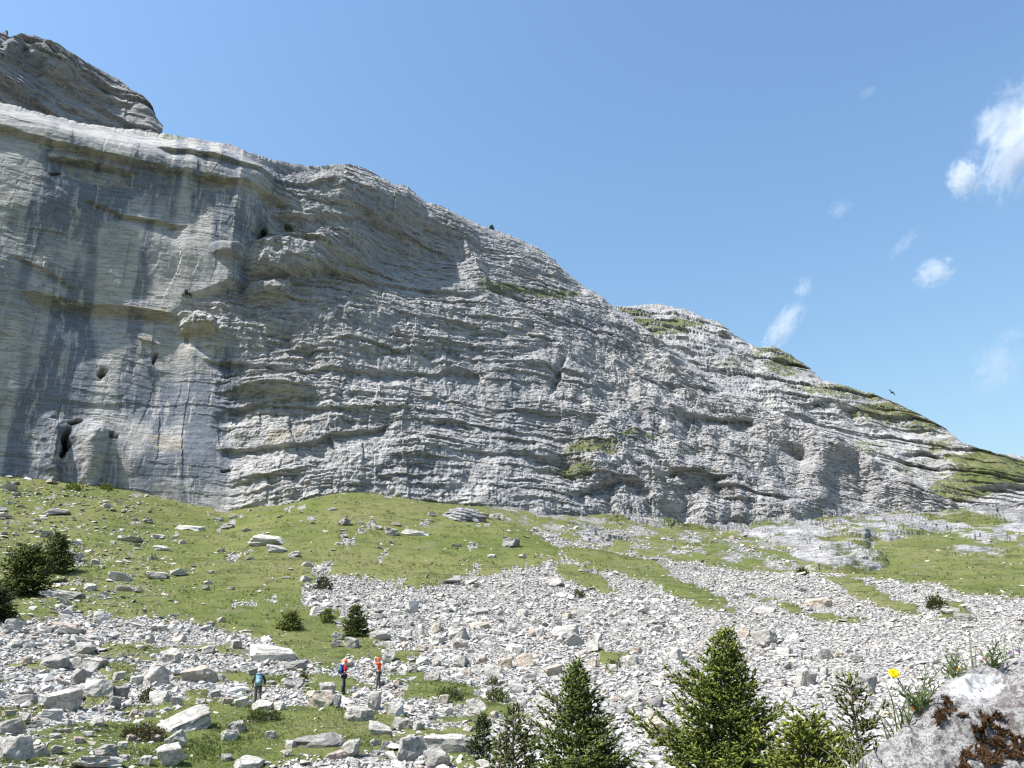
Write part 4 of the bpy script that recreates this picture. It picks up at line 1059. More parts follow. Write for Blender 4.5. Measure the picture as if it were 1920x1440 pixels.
def spruce(px, py_top, hd, width_px, label, seed, nb=110, dens=1.0, shoot=0.075, base_py=None, tone=(0.060, 0.082, 0.020), tip=(0.115, 0.135, 0.030), name='spruce_tree', group=None, far=False, lean=0.0, bushy=0.75, fpow=0.82):
    r = np.random.default_rng(seed)
    a, e = azel(px, py_top); a = float(a)
    if base_py is not None:
        B = at(px, base_py); hd = math.hypot(B[0], B[1])
    x, y = hd * math.sin(a), hd * math.cos(a)
    zb = float(ground_z(np.array([x]), np.array([y]))[0]) - 0.05
    top = hd * math.tan(float(e)); Ht = top - zb
    Rm = width_px * hd / FPX / 2
    root = bpy.data.objects.new(name, None); col.objects.link(root); root.location = (x, y, zb)
    tag(root, label, 'spruce', group)
    wood = []; tp = np.stack([lean * np.linspace(0, 1, 8) ** 2, 0 * np.linspace(0, 1, 8), np.linspace(0, Ht * 0.985, 8)], 1)
    tr = max(0.02, Ht * 0.016)
    wood.append(tube_np(tp, np.linspace(tr, 0.004, 8), 7))
    P, D, S, K = [], [], [], []
    golden = 2.399
    for b in range(nb):
        f = 0.03 + 0.95 * (b / nb) ** fpow + r.normal(0, 0.008); f = min(max(f, 0.02), 0.985)
        low = 0.4 if (fpow < 0.7 and f < 0.36) else 1.0
        az_ = b * golden + r.normal(0, 0.35)
        L = Rm * max((1 - f) ** bushy, 0.05) * r.uniform(0.52, 1.14) * (1 + 0.48 * float(noise2(np.array(math.cos(az_) * 1.3 + seed), np.array(math.sin(az_) * 1.3 + f * 5.0), seed)))
        el = math.radians(-8 + 58 * f ** 2.0 + r.normal(0, 7))
        o = np.array([lean * f * f, 0, f * Ht])
        n = 7; tt = np.linspace(0, 1, n)
        hor = np.array([math.cos(az_), math.sin(az_), 0])
        sag = -0.16 * L * np.sin(tt * math.pi * 0.75) * (1 - f)
        pts = o + hor[None] * (tt * L * math.cos(el))[:, None] + np.array([0, 0, 1])[None] * (tt * L * math.sin(el) + sag + 0.16 * L * tt ** 3)[:, None]
        wood.append(tube_np(pts[::2], np.linspace(max(0.004, L * 0.013), 0.002, 4), 3))
        side = np.array([-math.sin(az_), math.cos(az_), 0])
        nt = max(3, int(L / shoot * 1.7 * (dens * low) ** 0.5))
        for k in range(nt):
            t = 0.12 + 0.88 * (k + r.random() * 0.6) / nt
            c = np.array([np.interp(t, tt, pts[:, i]) for i in range(3)])
            fw = (pts[-1] - pts[-3]); fw /= np.linalg.norm(fw)
            sgn = 1 if k % 2 else -1
            tl = L * 0.42 * (1.05 - t) * r.uniform(0.6, 1.1) + shoot * 0.6
            td = fw * r.uniform(0.55, 0.9) + side * sgn * r.uniform(0.6, 1.0) + np.array([0, 0, r.normal(0.06, 0.36)])
            td /= np.linalg.norm(td)
            ns = max(1, int(tl / (shoot * 0.48) * dens * low))
            q = (np.arange(ns) + r.random(ns)) / ns
            pp = c + td * (q * tl)[:, None] + np.array([0, 0, -0.10]) * (q ** 2 * tl)[:, None]
            dd = td + side * r.normal(0, 0.55, (ns, 1)) + fw * r.normal(0.15, 0.4, (ns, 1)) + np.array([0, 0, 1.0]) * r.normal(0.0, 0.30, (ns, 1))
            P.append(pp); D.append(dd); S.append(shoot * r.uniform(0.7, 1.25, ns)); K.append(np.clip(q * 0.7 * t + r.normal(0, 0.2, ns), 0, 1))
    P.append(np.array([[lean, 0, Ht * 0.97]])); D.append(np.array([[0, 0, 1.0]])); S.append(np.array([Ht * 0.04])); K.append(np.array([0.8]))
    P = np.concatenate(P); D = np.concatenate(D); S = np.concatenate(S); K = np.concatenate(K)
    n = len(P)
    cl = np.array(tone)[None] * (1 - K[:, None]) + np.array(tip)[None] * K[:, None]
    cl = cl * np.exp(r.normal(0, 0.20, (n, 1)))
    T = SHOOT_FAR if far else SHOOT
    wdt = 1.9 if far else 1.6
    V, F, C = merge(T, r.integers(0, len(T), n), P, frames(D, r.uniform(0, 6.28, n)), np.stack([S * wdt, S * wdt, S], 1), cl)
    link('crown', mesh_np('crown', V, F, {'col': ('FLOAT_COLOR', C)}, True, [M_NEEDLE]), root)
    Vw, Fw = join_np(wood)
    link('trunk', mesh_np('trunk', Vw, Fw, None, True, [M_BARK]), root)
    return len(F)

nt = 0
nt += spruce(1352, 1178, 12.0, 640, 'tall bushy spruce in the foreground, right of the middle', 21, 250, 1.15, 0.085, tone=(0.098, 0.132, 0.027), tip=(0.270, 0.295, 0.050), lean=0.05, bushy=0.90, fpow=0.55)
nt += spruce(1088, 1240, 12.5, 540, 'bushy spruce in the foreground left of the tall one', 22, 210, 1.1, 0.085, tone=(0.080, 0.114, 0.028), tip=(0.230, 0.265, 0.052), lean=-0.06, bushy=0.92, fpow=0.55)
nt += spruce(962, 1322, 11.0, 250, 'thin open spruce with sparse boughs left of the bushy foreground spruces', 23, 120, 1.15, 0.08, tone=(0.075, 0.090, 0.028), tip=(0.15, 0.162, 0.044), bushy=0.6, fpow=0.62)
nt += spruce(905, 1343, 24.0, 66, 'little dark spruce behind the thin open one at the bottom', 24, 80, 1.1, 0.13, base_py=1424, tone=(0.040, 0.060, 0.018), tip=(0.08, 0.10, 0.028), far=True, bushy=0.6)
nt += spruce(1592, 1262, 8.5, 440, 'thin spruce sapling with gaps, left of the lichen boulder', 25, 110, 1.0, 0.062, tone=(0.080, 0.100, 0.027), tip=(0.190, 0.205, 0.044), bushy=0.75, fpow=0.62)
nt += spruce(1512, 1362, 7.5, 420, 'low yellow-green spruce at the bottom edge, right of the tall spruce', 26, 140, 1.35, 0.064, tone=(0.125, 0.155, 0.028), tip=(0.29, 0.31, 0.045), bushy=0.45, fpow=0.62)
nt += spruce(58, 1036, 0, 104, 'larger of the two dark spruces on the left meadow', 27, 120, 1.3, 0.38, base_py=1117, tone=(0.065, 0.086, 0.020), tip=(0.150, 0.170, 0.034), far=True, bushy=0.42)
nt += spruce(112, 1004, 0, 72, 'smaller spruce behind the larger one on the left meadow', 28, 100, 1.3, 0.34, base_py=1074, tone=(0.058, 0.080, 0.020), tip=(0.135, 0.155, 0.034), far=True, bushy=0.5)
nt += spruce(-6, 1112, 0, 76, 'dark spruce cut off by the left edge below the larger pair', 29, 90, 1.3, 0.34, base_py=1166, tone=(0.030, 0.046, 0.015), tip=(0.06, 0.075, 0.02), far=True, bushy=0.45)
nt += spruce(668, 1139, 0, 58, 'small dark spruce on the grass above the hikers', 30, 100, 1.3, 0.24, base_py=1193, tone=(0.055, 0.075, 0.019), tip=(0.12, 0.14, 0.03), far=True, bushy=0.55)
nt += spruce(545, 1152, 0, 48, 'squat yellow-green dwarf spruce left of the small dark spruce', 31, 70, 1.2, 0.24, base_py=1182, tone=(0.09, 0.105, 0.02), tip=(0.21, 0.215, 0.034), far=True, bushy=0.35)
nt += spruce(615, 1146, 0, 32, 'tiny yellow-green dwarf spruce between its squat and dark neighbours', 32, 44, 1.2, 0.22, base_py=1167, tone=(0.09, 0.105, 0.02), tip=(0.21, 0.215, 0.034), far=True, bushy=0.35)

LEAF = [(np.array([(0, 0, 0), (0.32, 0.05, 0.45), (0, 0.12, 1.0), (-0.32, 0.05, 0.45)]), np.array([(0, 1, 2), (0, 2, 3)])),
        (np.array([(0, 0, 0), (0.22, -0.05, 0.5), (0, 0.05, 1.0), (-0.22, -0.05, 0.5)]), np.array([(0, 1, 2), (0, 2, 3)]))]

def shrub(px, py, wpx, hpx, label, seed, n=700, leaf=0.10, c0=(0.05, 0.075, 0.02), c1=(0.10, 0.13, 0.03), P=None, name='shrub', group=None, cat='shrub'):
    r = np.random.default_rng(seed)
    P = at(px, py) if P is None else P
    sc = float(depth_of(P)) / FPX; W, Hh = wpx * sc / 2, hpx * sc
    root = bpy.data.objects.new(name, None); col.objects.link(root); root.location = tuple(P)
    tag(root, label, cat, group)
    d = r.normal(size=(n, 3)); d[:, 2] = np.abs(d[:, 2]); d /= np.linalg.norm(d, axis=1, keepdims=True)
    lump = 0.72 + 0.5 * noise3(d[:, 0] * 2.2 + seed, d[:, 1] * 2.2, d[:, 2] * 2.2)
    q = d * (r.uniform(0.35, 1.0, n) ** 0.5 * lump)[:, None]
    pos = q * np.array([W, W * 0.85, Hh])
    s = leaf * r.uniform(0.6, 1.3, n)
    dirs = d * np.array([1, 1, 0.8]) + r.normal(0, 0.5, (n, 3)) + np.array([0, 0, 0.5])
    k = r.random((n, 1)); cl = (np.array(c0) * (1 - k) + np.array(c1) * k) * np.exp(r.normal(0, 0.15, (n, 1)))
    V, F, C = merge(LEAF, r.integers(0, 2, n), pos, frames(dirs, r.uniform(0, 6.28, n)), np.stack([s, s, s], 1), cl)
    link('foliage', mesh_np('foliage', V, F, {'col': ('FLOAT_COLOR', C)}, False, [M_LEAF]), root)
    st = []
    for k in range(9):
        v = d[k] * np.array([W, W, Hh]) * 0.8
        st.append(tube_np([(0, 0, -0.1), v * 0.5 + np.array([0, 0, 0.05 * Hh]), v], [max(0.01, 0.02 * W), max(0.008, 0.014 * W), 0.005], 4))
    Vw, Fw = join_np(st); link('stems', mesh_np('stems', Vw, Fw, None, True, [M_BARK]), root)
    return len(F)

def cliff_pt(px, py):
    d = ray(np.array(px), np.array(py)); h = np.hypot(d[0], d[1])
    dg = bpy.context.evaluated_depsgraph_get()
    ok, loc, *_ = scene.ray_cast(dg, Vector((0, 0, 0)), Vector(d).normalized())
    return np.array(loc) if ok else d / h * 180

shrub(605, 1106, 38, 30, 'dark round bush at the upper left corner of the scree', 41, 700, 0.22, (0.032, 0.042, 0.016), (0.07, 0.08, 0.025))
shrub(1086, 1122, 30, 20, 'low green shrub on the upper scree under the meadow tip', 42, 400, 0.2, (0.05, 0.06, 0.02), (0.10, 0.105, 0.035))
shrub(1757, 1142, 46, 30, 'spiky dark shrub on the far right scree', 43, 500, 0.26, (0.04, 0.055, 0.018), (0.09, 0.10, 0.03))
shrub(1505, 1078, 24, 14, 'small dark bush at the left foot of the rock knoll', 44, 300, 0.3, (0.03, 0.045, 0.014), (0.06, 0.075, 0.02))
shrub(138, 920, 40, 17, 'bright green bush at the cliff foot under the dark cave', 45, 500, 0.36, (0.08, 0.12, 0.02), (0.15, 0.19, 0.035))
shrub(198, 918, 32, 13, 'smaller bright green bush right of its twin at the cliff foot', 46, 400, 0.34, (0.07, 0.11, 0.02), (0.14, 0.17, 0.035))
shrub(274, 1318, 34, 34, 'leafy grey-green shrub left of the bright white block', 47, 600, 0.09, (0.05, 0.07, 0.022), (0.10, 0.12, 0.04))
shrub(268, 1388, 110, 34, 'brownish dwarf shrub mat on the bank left of the long tilted boulder', 48, 1500, 0.085, (0.045, 0.045, 0.02), (0.10, 0.085, 0.04))
shrub(495, 1352, 90, 24, 'dark green dwarf shrub mat below the blue-clad hiker', 49, 1200, 0.085, (0.045, 0.065, 0.018), (0.085, 0.105, 0.028))
shrub(568, 1276, 18, 24, 'small dark tussock shrub above the cream boulder', 50, 260, 0.10, (0.045, 0.065, 0.018), (0.085, 0.105, 0.028))
shrub(845, 1312, 60, 26, 'dark green tussock shrub in the green strip beside the scree', 51, 800, 0.10, (0.05, 0.07, 0.018), (0.10, 0.12, 0.032))
shrub(930, 1314, 56, 28, 'upright grassy shrub right of the smooth white boulder', 52, 800, 0.11, (0.06, 0.085, 0.02), (0.12, 0.14, 0.034))
shrub(925, 1285, 34, 20, 'small green shrub under the white block of the scree', 53, 420, 0.10, (0.06, 0.08, 0.02), (0.11, 0.13, 0.034))
shrub(1152, 1254, 38, 20, 'small green shrub on the scree right of the bushy spruce top', 54, 420, 0.11, (0.05, 0.075, 0.018), (0.10, 0.12, 0.032))
for px, py, w, h, lb, sd in ((350, 556, 20, 22, 'dark bush growing on the cliff wall above the big roof', 61), (489, 441, 20, 16, 'dark bush in a cliff niche below the skyline', 62), (540, 432, 18, 12, 'pale green tuft on the cliff ledge right of the dark niche bush', 63), (922, 430, 9, 9, 'tiny dark bush on the cliff skyline', 64)):
    Pc = cliff_pt(px, py)
    shrub(px, py, w, h, lb, sd, 220, 0.5, (0.03, 0.045, 0.02) if sd != 63 else (0.09, 0.10, 0.04), (0.06, 0.07, 0.03) if sd != 63 else (0.14, 0.15, 0.06), P=Pc)

# short grass and tussocks near enough to read as blades
wg = np.where((np.abs(AZ[:-1])[None, :] < math.radians(38)) & (hc > 12) & (hc < 185) & (pyc < 1480), cell_px * sstep(0.45, 0.8, gcell) * (1 + 1.5 * (hc < 55)), 0)
n = 24000
pick = rng.choice(wg.size, n, p=(wg / wg.sum()).ravel()); ii, jj = np.unravel_index(pick, wg.shape)
hh = H[ii] * (H[ii + 1] / H[ii]) ** rng.random(n); aa = AZ[jj] + (AZ[jj + 1] - AZ[jj]) * rng.random(n)
x, y = hh * np.sin(aa), hh * np.cos(aa); z = ground_z(x, y)
def tuft(seed):
    r = random.Random(seed); V = []; F = []
    for k in range(6):
        a = r.uniform(0, 6.28); c, s_ = math.cos(a), math.sin(a); l = r.uniform(0.6, 1.0); o = r.uniform(0, 0.25); b = len(V); ln = r.uniform(0.15, 0.6)
        V += [(c * o - s_ * 0.07, s_ * o + c * 0.07, -0.1), (c * o + s_ * 0.07, s_ * o - c * 0.07, -0.1), (c * (o + ln), s_ * (o + ln), l)]
        F.append((b, b + 1, b + 2))
    return np.array(V), np.array(F)
TUFT = [tuft(k) for k in range(6)]
dk = noise2(x / 3.0, y / 3.0, 70.0)
s = (0.11 + 0.08 * np.clip(dk, -1, 1)) * rng.uniform(0.7, 1.4, n) * np.clip(hh / 40, 0.8, 2.6)
cl = np.where((dk > 0.25)[:, None], np.array([[0.090, 0.115, 0.028]]), np.array([[0.155, 0.185, 0.050]])) * np.exp(rng.normal(0, 0.22, (n, 1)))
V, F, C = merge(TUFT, rng.integers(0, 6, n), np.stack([x, y, z], 1), euler_mats(0 * x, 0 * x, rng.uniform(0, 6.28, n)), np.stack([s, s, s * rng.uniform(0.6, 1.0, n)], 1), cl)
tag(link('grass', mesh_np('grass', V, F, {'col': ('FLOAT_COLOR', C)}, False, [M_LEAF])), 'short alpine grass and tussocks between the stones', 'grass', kind='stuff')

# ------------------------------------------------------------------ hikers
M_SKIN = mat_cloth('skin', (0.50, 0.33, 0.25), 60)

def skin_mesh(name, verts, edges, mat, sub=1, root_i=0, smooth=True):
    me = bpy.data.meshes.new(name); me.from_pydata([v[:3] for v in verts], edges, [])
    o = bpy.data.objects.new(name, me); col.objects.link(o)
    o.modifiers.new('skin', 'SKIN')
    for i, v in enumerate(verts):
        sv = me.skin_vertices[0].data[i]; sv.radius = (v[3], v[4] if len(v) > 4 else v[3]); sv.use_root = (i == root_i)
    if sub:
        m = o.modifiers.new('sub', 'SUBSURF'); m.levels = sub; m.render_levels = sub
    dg = bpy.context.evaluated_depsgraph_get()
    out = bpy.data.meshes.new_from_object(o.evaluated_get(dg))
    bpy.data.objects.remove(o); bpy.data.meshes.remove(me)
    out.name = name; out.materials.clear(); out.materials.append(mat)
    for p in out.polygons: p.use_smooth = smooth
    return out

def dome_mesh(name, mat, r, squash=1.0, brim=0.0, brim_dir=(0, 1), cut=-0.15):
    bm = bmesh.new(); bmesh.ops.create_uvsphere(bm, u_segments=16, v_segments=10, radius=r)
    bmesh.ops.bisect_plane(bm, geom=bm.verts[:] + bm.edges[:] + bm.faces[:], plane_co=(0, 0, cut * r), plane_no=(0, 0, -1), clear_outer=True)
    for v in bm.verts: v.co.z *= squash
    if brim:
        prev = None
        for k in range(9):
            a = math.radians(-70 + 17.5 * k) + math.atan2(brim_dir[1], brim_dir[0])
            d = Vector((math.cos(a), math.sin(a), 0)); w = brim * math.cos(math.radians(-70 + 17.5 * k)) ** 0.6
            q = [bm.verts.new(d * r * 0.97 + Vector((0, 0, cut * r * squash + 0.006))), bm.verts.new(d * (r + w) + Vector((0, 0, cut * r * squash - 0.012))), bm.verts.new(d * (r + w) + Vector((0, 0, cut * r * squash - 0.02))), bm.verts.new(d * r * 0.97 + Vector((0, 0, cut * r * squash - 0.012)))]
            if prev:
                for i in range(4): bm.faces.new((prev[i], prev[(i + 1) % 4], q[(i + 1) % 4], q[i]))
            prev = q
    bmesh.ops.recalc_face_normals(bm, faces=bm.faces[:])
    me = bpy.data.meshes.new(name); bm.to_mesh(me); bm.free(); me.materials.append(mat)
    for p in me.polygons: p.use_smooth = True
    return me

def person(px, py, yaw, hgt, label, shirt, trousers, cap, arms, stride=0.08, lean=0.0, sleeves=0.6, shoe=(0.06, 0.05, 0.045), cap_brim=0.07):
    P = at(px, py); hgt = min(max(hgt * float(depth_of(P)) / FPX, 1.60), 1.82); k = hgt / 1.75
    root = bpy.data.objects.new('person', None); col.objects.link(root); root.location = tuple(P); root.rotation_euler = (0, 0, yaw); root.scale = (k, k, k)
    tag(root, label, 'person')
    ly = lean
    hipL, hipR = (-0.09, 0, 0.92), (0.09, 0, 0.92)
    knL, knR = (-0.10, stride * 0.7 + 0.02, 0.50), (0.10, -stride * 0.4 + 0.03, 0.50)
    anL, anR = (-0.11, stride, 0.09), (0.11, -stride, 0.09)
    v = [(0, 0, 0.96, 0.135, 0.10), (0, ly * 0.4, 1.14, 0.125, 0.095), (0, ly * 0.8, 1.33, 0.15, 0.105), (0, ly, 1.45, 0.09, 0.07), (0, ly + 0.01, 1.52, 0.055), (0, ly + 0.03, 1.60, 0.078, 0.088), (0, ly + 0.025, 1.67, 0.083, 0.098), (0, ly + 0.015, 1.735, 0.055, 0.065)]
    e = [(0, 1), (1, 2), (2, 3), (3, 4), (4, 5), (5, 6), (6, 7)]
    v.append((0, ly + 0.125, 1.635, 0.013)); e.append((5, 8))                      # nose
    for s_ in (-1, 1):
        v.append((s_ * 0.088, ly + 0.02, 1.635, 0.016)); e.append((5, len(v) - 1))       # ears
    for hp, kn, an in ((hipL, knL, anL), (hipR, knR, anR)):
        b = len(v); v += [(*hp, 0.085), (*kn, 0.058), (kn[0] * 0.5 + an[0] * 0.5, (kn[1] + an[1]) / 2 - 0.02, 0.33, 0.055), (*an, 0.04), (an[0], an[1] + 0.13, 0.035, 0.035)]
        e += [(0, b), (b, b + 1), (b + 1, b + 2), (b + 2, b + 3), (b + 3, b + 4)]
    sleeve_v, sleeve_e = [], []
    for s_, (el, wr) in zip((-1, 1), arms):
        sh = (s_ * 0.185, ly * 0.95, 1.41); b = len(v)
        el = (el[0], el[1] + ly, el[2]); wr = (wr[0], wr[1] + ly, wr[2])
        dv = Vector(wr) - Vector(el); dv.normalize(); sd = dv.cross(Vector((0, 0, 1))); sd = sd.normalized() if sd.length > 0.1 else Vector((1, 0, 0))
        palm = Vector(wr) + dv * 0.07
        v += [(*sh, 0.058), (*el, 0.042), (*wr, 0.028), (*palm, 0.033, 0.018)]
        e += [(3, b), (b, b + 1), (b + 1, b + 2), (b + 2, b + 3)]
        for q, ln in zip((-0.03, -0.01, 0.01, 0.03), (0.065, 0.08, 0.075, 0.058)):
            f0 = palm + dv * 0.03 + sd * q; f1 = f0 + dv * ln * 0.55 - Vector((0, 0, 0.01)); n_ = len(v)
            v += [(*f0, 0.009), (*f1, 0.008), (*(f1 + dv * ln * 0.4 - Vector((0, 0, 0.02))), 0.006)]; e += [(b + 3, n_), (n_, n_ + 1), (n_ + 1, n_ + 2)]
        n_ = len(v); th = Vector(wr) + dv * 0.03 + sd * 0.04
        v += [(*th, 0.010), (*(th + dv * 0.035 + sd * 0.015), 0.008)]; e += [(b + 2, n_), (n_, n_ + 1)]
        c2 = Vector(sh).lerp(Vector(el), min(1, sleeves * 2)) if sleeves <= 0.5 else Vector(el).lerp(Vector(wr), (sleeves - 0.5) * 2 * 0.95)
        sleeve_v.append((sh, el, tuple(c2)))
    body = skin_mesh('body', v, e, M_SKIN); link('body', body, root)
    g = 0.016
    sv = [(0, 0, 0.93, 0.150, 0.118), (0, ly * 0.4, 1.14, 0.145, 0.115), (0, ly * 0.8, 1.33, 0.168, 0.124), (0, ly, 1.455, 0.10, 0.082)]; se = [(0, 1), (1, 2), (2, 3)]
    for sh, el, c2 in sleeve_v:
        b = len(sv)
        if sleeves > 0.5: sv += [(*sh, 0.075), (*el, 0.058), (*c2, 0.042)]; se += [(3, b), (b, b + 1), (b + 1, b + 2)]
        else: sv += [(*sh, 0.075), (*c2, 0.064)]; se += [(3, b), (b, b + 1)]
    link('shirt', skin_mesh('shirt', sv, se, shirt), root)
    tv = [(0, 0, 0.97, 0.148, 0.115)]; te = []
    for hp, kn, an in ((hipL, knL, anL), (hipR, knR, anR)):
        b = len(tv); tv += [(*hp, 0.102), (*kn, 0.080), ((kn[0] + an[0]) / 2, (kn[1] + an[1]) / 2 - 0.02, 0.32, 0.074), (an[0], an[1], 0.07, 0.062)]; te += [(0, b), (b, b + 1), (b + 1, b + 2), (b + 2, b + 3)]
    link('trousers', skin_mesh('trousers', tv, te, trousers), root)
    ms = mat_cloth('boot', shoe)
    for an in (anL, anR):
        link('boot', skin_mesh('boot', [(an[0], an[1] - 0.03, 0.05, 0.05), (an[0], an[1] + 0.05, 0.05, 0.052), (an[0], an[1] + 0.17, 0.035, 0.042), (an[0], an[1] - 0.01, 0.13, 0.052)], [(0, 1), (1, 2), (0, 3)], ms), root)
    link('cap', dome_mesh('cap', cap, 0.112, 0.95, cap_brim, (0, 1)), root, (0, ly + 0.025, 1.675))
    return root, P, k

def backpack(P, yaw, k, lean, label, mat, strap, size=1.0):
    root = bpy.data.objects.new('backpack', None); col.objects.link(root); root.location = tuple(P); root.rotation_euler = (0, 0, yaw); root.scale = (k, k, k)
    tag(root, label, 'backpack')
    def rbox(name, cx, cy, cz, sx, sy, sz, m, bev):
        bm = bmesh.new(); bmesh.ops.create_cube(bm, size=1)
        for v in bm.verts: v.co = Vector((v.co.x * sx * (0.85 if v.co.z > 0 else 1), v.co.y * sy, v.co.z * sz)) + Vector((cx, cy, cz))
        bmesh.ops.bevel(bm, geom=bm.edges[:], offset=bev, segments=3, affect='EDGES')
        me = bpy.data.meshes.new(name); bm.to_mesh(me); bm.free(); me.materials.append(m)
        for p in me.polygons: p.use_smooth = True
        return link(name, me, root)
    y0 = lean - 0.13
    rbox('pack_body', 0, y0 - 0.09 * size, 1.24, 0.30 * size, 0.19 * size, 0.48 * size, mat, 0.055)
    rbox('lid', 0, y0 - 0.08 * size, 1.24 + 0.25 * size, 0.27 * size, 0.18 * size, 0.09 * size, mat, 0.035)
    rbox('pocket', 0, y0 - 0.20 * size, 1.16, 0.22 * size, 0.06 * size, 0.22 * size, strap, 0.022)
    for s_ in (-1, 1):
        V, F = tube_np([(s_ * 0.10, y0, 1.44), (s_ * 0.115, y0 + 0.10, 1.525), (s_ * 0.12, y0 + 0.24, 1.42), (s_ * 0.13, y0 + 0.26, 1.25), (s_ * 0.165, y0 + 0.12, 1.12), (s_ * 0.12, y0 - 0.02, 1.06)], [0.022] * 6, 6)
        link('strap', mesh_np('strap', V, F, None, True, [strap]), root)
    return root

C_RED, C_ORANGE, C_BLUE = mat_cloth('red_shirt', (0.42, 0.012, 0.022)), mat_cloth('orange_shirt', (0.85, 0.115, 0.02)), mat_cloth('light_blue', (0.16, 0.30, 0.36))
C_NAVY, C_GREY, C_DARK = mat_cloth('navy_trousers', (0.020, 0.024, 0.045)), mat_cloth('grey_trousers', (0.13, 0.125, 0.115)), mat_cloth('dark_cloth', (0.045, 0.055, 0.075))
C_CAPR, C_WHITE, C_PACK = mat_cloth('orange_red_cap', (0.75, 0.10, 0.04)), mat_cloth('white_cap', (0.78, 0.77, 0.74)), mat_cloth('blue_pack', (0.03, 0.10, 0.30))
LYR = 0.02
p, P, k = person(643, 1302, -math.pi / 2 + 0.35, 60, 'hiker in red shirt, dark trousers and orange cap standing on the stones', C_RED, C_NAVY, C_CAPR, (((-0.27, -0.06, 1.16), (-0.20, 0.14, 1.02)), ((0.27, -0.04, 1.14), (0.22, 0.17, 1.10))), 0.06, LYR, 0.45)
backpack(P, -math.pi / 2 + 0.35, k, LYR, 'blue backpack worn by the red-shirted hiker', C_PACK, C_DARK, 0.95)
p, P, k = person(709, 1293, math.pi / 2 - 0.1, 56, 'hiker in bright orange shirt and grey trousers raising both hands to the face', C_ORANGE, C_GREY, C_CAPR, (((-0.26, 0.20, 1.44), (-0.10, 0.27, 1.66)), ((0.26, 0.20, 1.46), (0.10, 0.27, 1.68))), 0.07, 0.0, 0.45)
YB = 0.25
p, P, k = person(481, 1327, YB, 53, 'hiker with white cap and dark sleeves seen from behind, walking uphill', C_DARK, C_GREY, C_WHITE, (((-0.30, 0.00, 1.16), (-0.27, 0.20, 1.05)), ((0.30, -0.02, 1.16), (0.26, 0.16, 1.02))), 0.13, 0.07, 0.9)
backpack(P, YB, k, 0.07, 'light blue backpack on the back of the white-capped hiker', C_BLUE, mat_cloth('pale_blue', (0.24, 0.37, 0.42)), 1.12)
pole = bpy.data.objects.new('trekking_pole', None); col.objects.link(pole)
hand = Matrix.Rotation(YB, 3, 'Z') @ Vector((-0.27, 0.30, 1.03)) * k
pole.location = tuple(np.array(P) + np.array(hand) + np.array([-0.10, 0.05, -1.08]))
tag(pole, 'thin dark trekking pole held left of the white-capped hiker', 'trekking pole')
V, F = tube_np([(0, 0, 0), (0.06, -0.02, 0.6), (0.10, -0.05, 1.08)], [0.008, 0.009, 0.01], 6); link('shaft', mesh_np('shaft', V, F, None, True, [C_DARK]), pole)
V, F = tube_np([(0.097, -0.05, 1.03), (0.105, -0.055, 1.10), (0.11, -0.058, 1.17)], [0.014, 0.019, 0.015], 8); link('grip', mesh_np('grip', V, F, None, True, [C_DARK]), pole)

# ------------------------------------------------------------------ foreground boulder with lichen and moss
def rock_mat():
    N = NT('lichen_boulder'); v = N.coord('Object')
    base = N.mix(N.ramp(N.noise(v, 9, 6, 0.65), 0.35, 0.65), (0.22, 0.212, 0.205), (0.335, 0.325, 0.315))
    wh = N.attr('white').outputs['Fac']
    base = N.mix(N.ramp(N.math('ADD', wh, N.math('MULTIPLY', N.math('SUBTRACT', N.noise(v, 16, 6, 0.7), 0.5), 0.9)), 0.35, 0.6), base, (0.52, 0.515, 0.505))
    sp1 = N.ramp(N.noise(v, 150, 3, 0.6), 0.545, 0.575); sp2 = N.ramp(N.noise(v, 52, 6, 0.78), 0.535, 0.555)
    gr = N.attr('grey').outputs['Fac']
    f = N.math('MAXIMUM', N.math('MULTIPLY', sp1, 0.75), N.math('MULTIPLY', sp2, 0.8))
    f = N.math('MULTIPLY', f, N.math('SUBTRACT', 1.0, N.math('MULTIPLY', wh, 0.9)))
    base = N.mix(f, base, (0.085, 0.076, 0.076))
    base = N.mix(N.math('MULTIPLY', gr, N.ramp(N.noise(v, 26, 6, 0.7), 0.44, 0.56), True), base, (0.10, 0.082, 0.078))
    base = N.mix(N.math('MULTIPLY', N.ramp(N.noise(v, 120, 3, 0.6), 0.62, 0.7), 0.6), base, (0.08, 0.075, 0.075))
    h = N.math('ADD', N.noise(v, 40, 8, 0.75), N.math('MULTIPLY', N.noise(v, 9, 4), 0.8))
    return N.surf(base, 0.93, N.bump(h, 0.8, 0.012), 0.12)

CREST = [(1380, 1700, 2.1), (1480, 1560, 2.2), (1560, 1472, 2.3), (1600, 1442, 2.35), (1640, 1402, 2.40), (1688, 1368, 2.44), (1706, 1340, 2.50), (1735, 1318, 2.54), (1762, 1290, 2.60), (1795, 1264, 2.65), (1840, 1251, 2.70), (1880, 1241, 2.73), (1920, 1229, 2.75), (2050, 1202, 2.8), (2250, 1190, 2.7), (2500, 1270, 2.5), (2700, 1430, 2.2), (2850, 1700, 2.0)]
cr = np.array(CREST, float)
dd = ray(cr[:, 0], cr[:, 1]); C3 = dd / np.hypot(dd[:, 0], dd[:, 1])[:, None] * cr[:, 2:3]
ts = np.concatenate([np.linspace(0, 2.4, 14)[:-1], np.linspace(2.4, 12.6, 230), np.linspace(12.6, 17, 40)[1:]])
cc = np.stack([np.interp(ts, np.arange(len(cr)), C3[:, i]) for i in range(3)], 1)
cc = np.stack([blur1(cc[:, i], 2) for i in range(3)], 1)
ff = np.concatenate([[-1.25, -1.1, -0.8, -0.5, -0.3, -0.18, -0.10], np.linspace(-0.06, 0.40, 130), [0.5, 0.6, 0.75, 0.85, 0.9]])
rad = cc[:, :2] / np.linalg.norm(cc[:, :2], axis=1, keepdims=True)
gz = -2.2
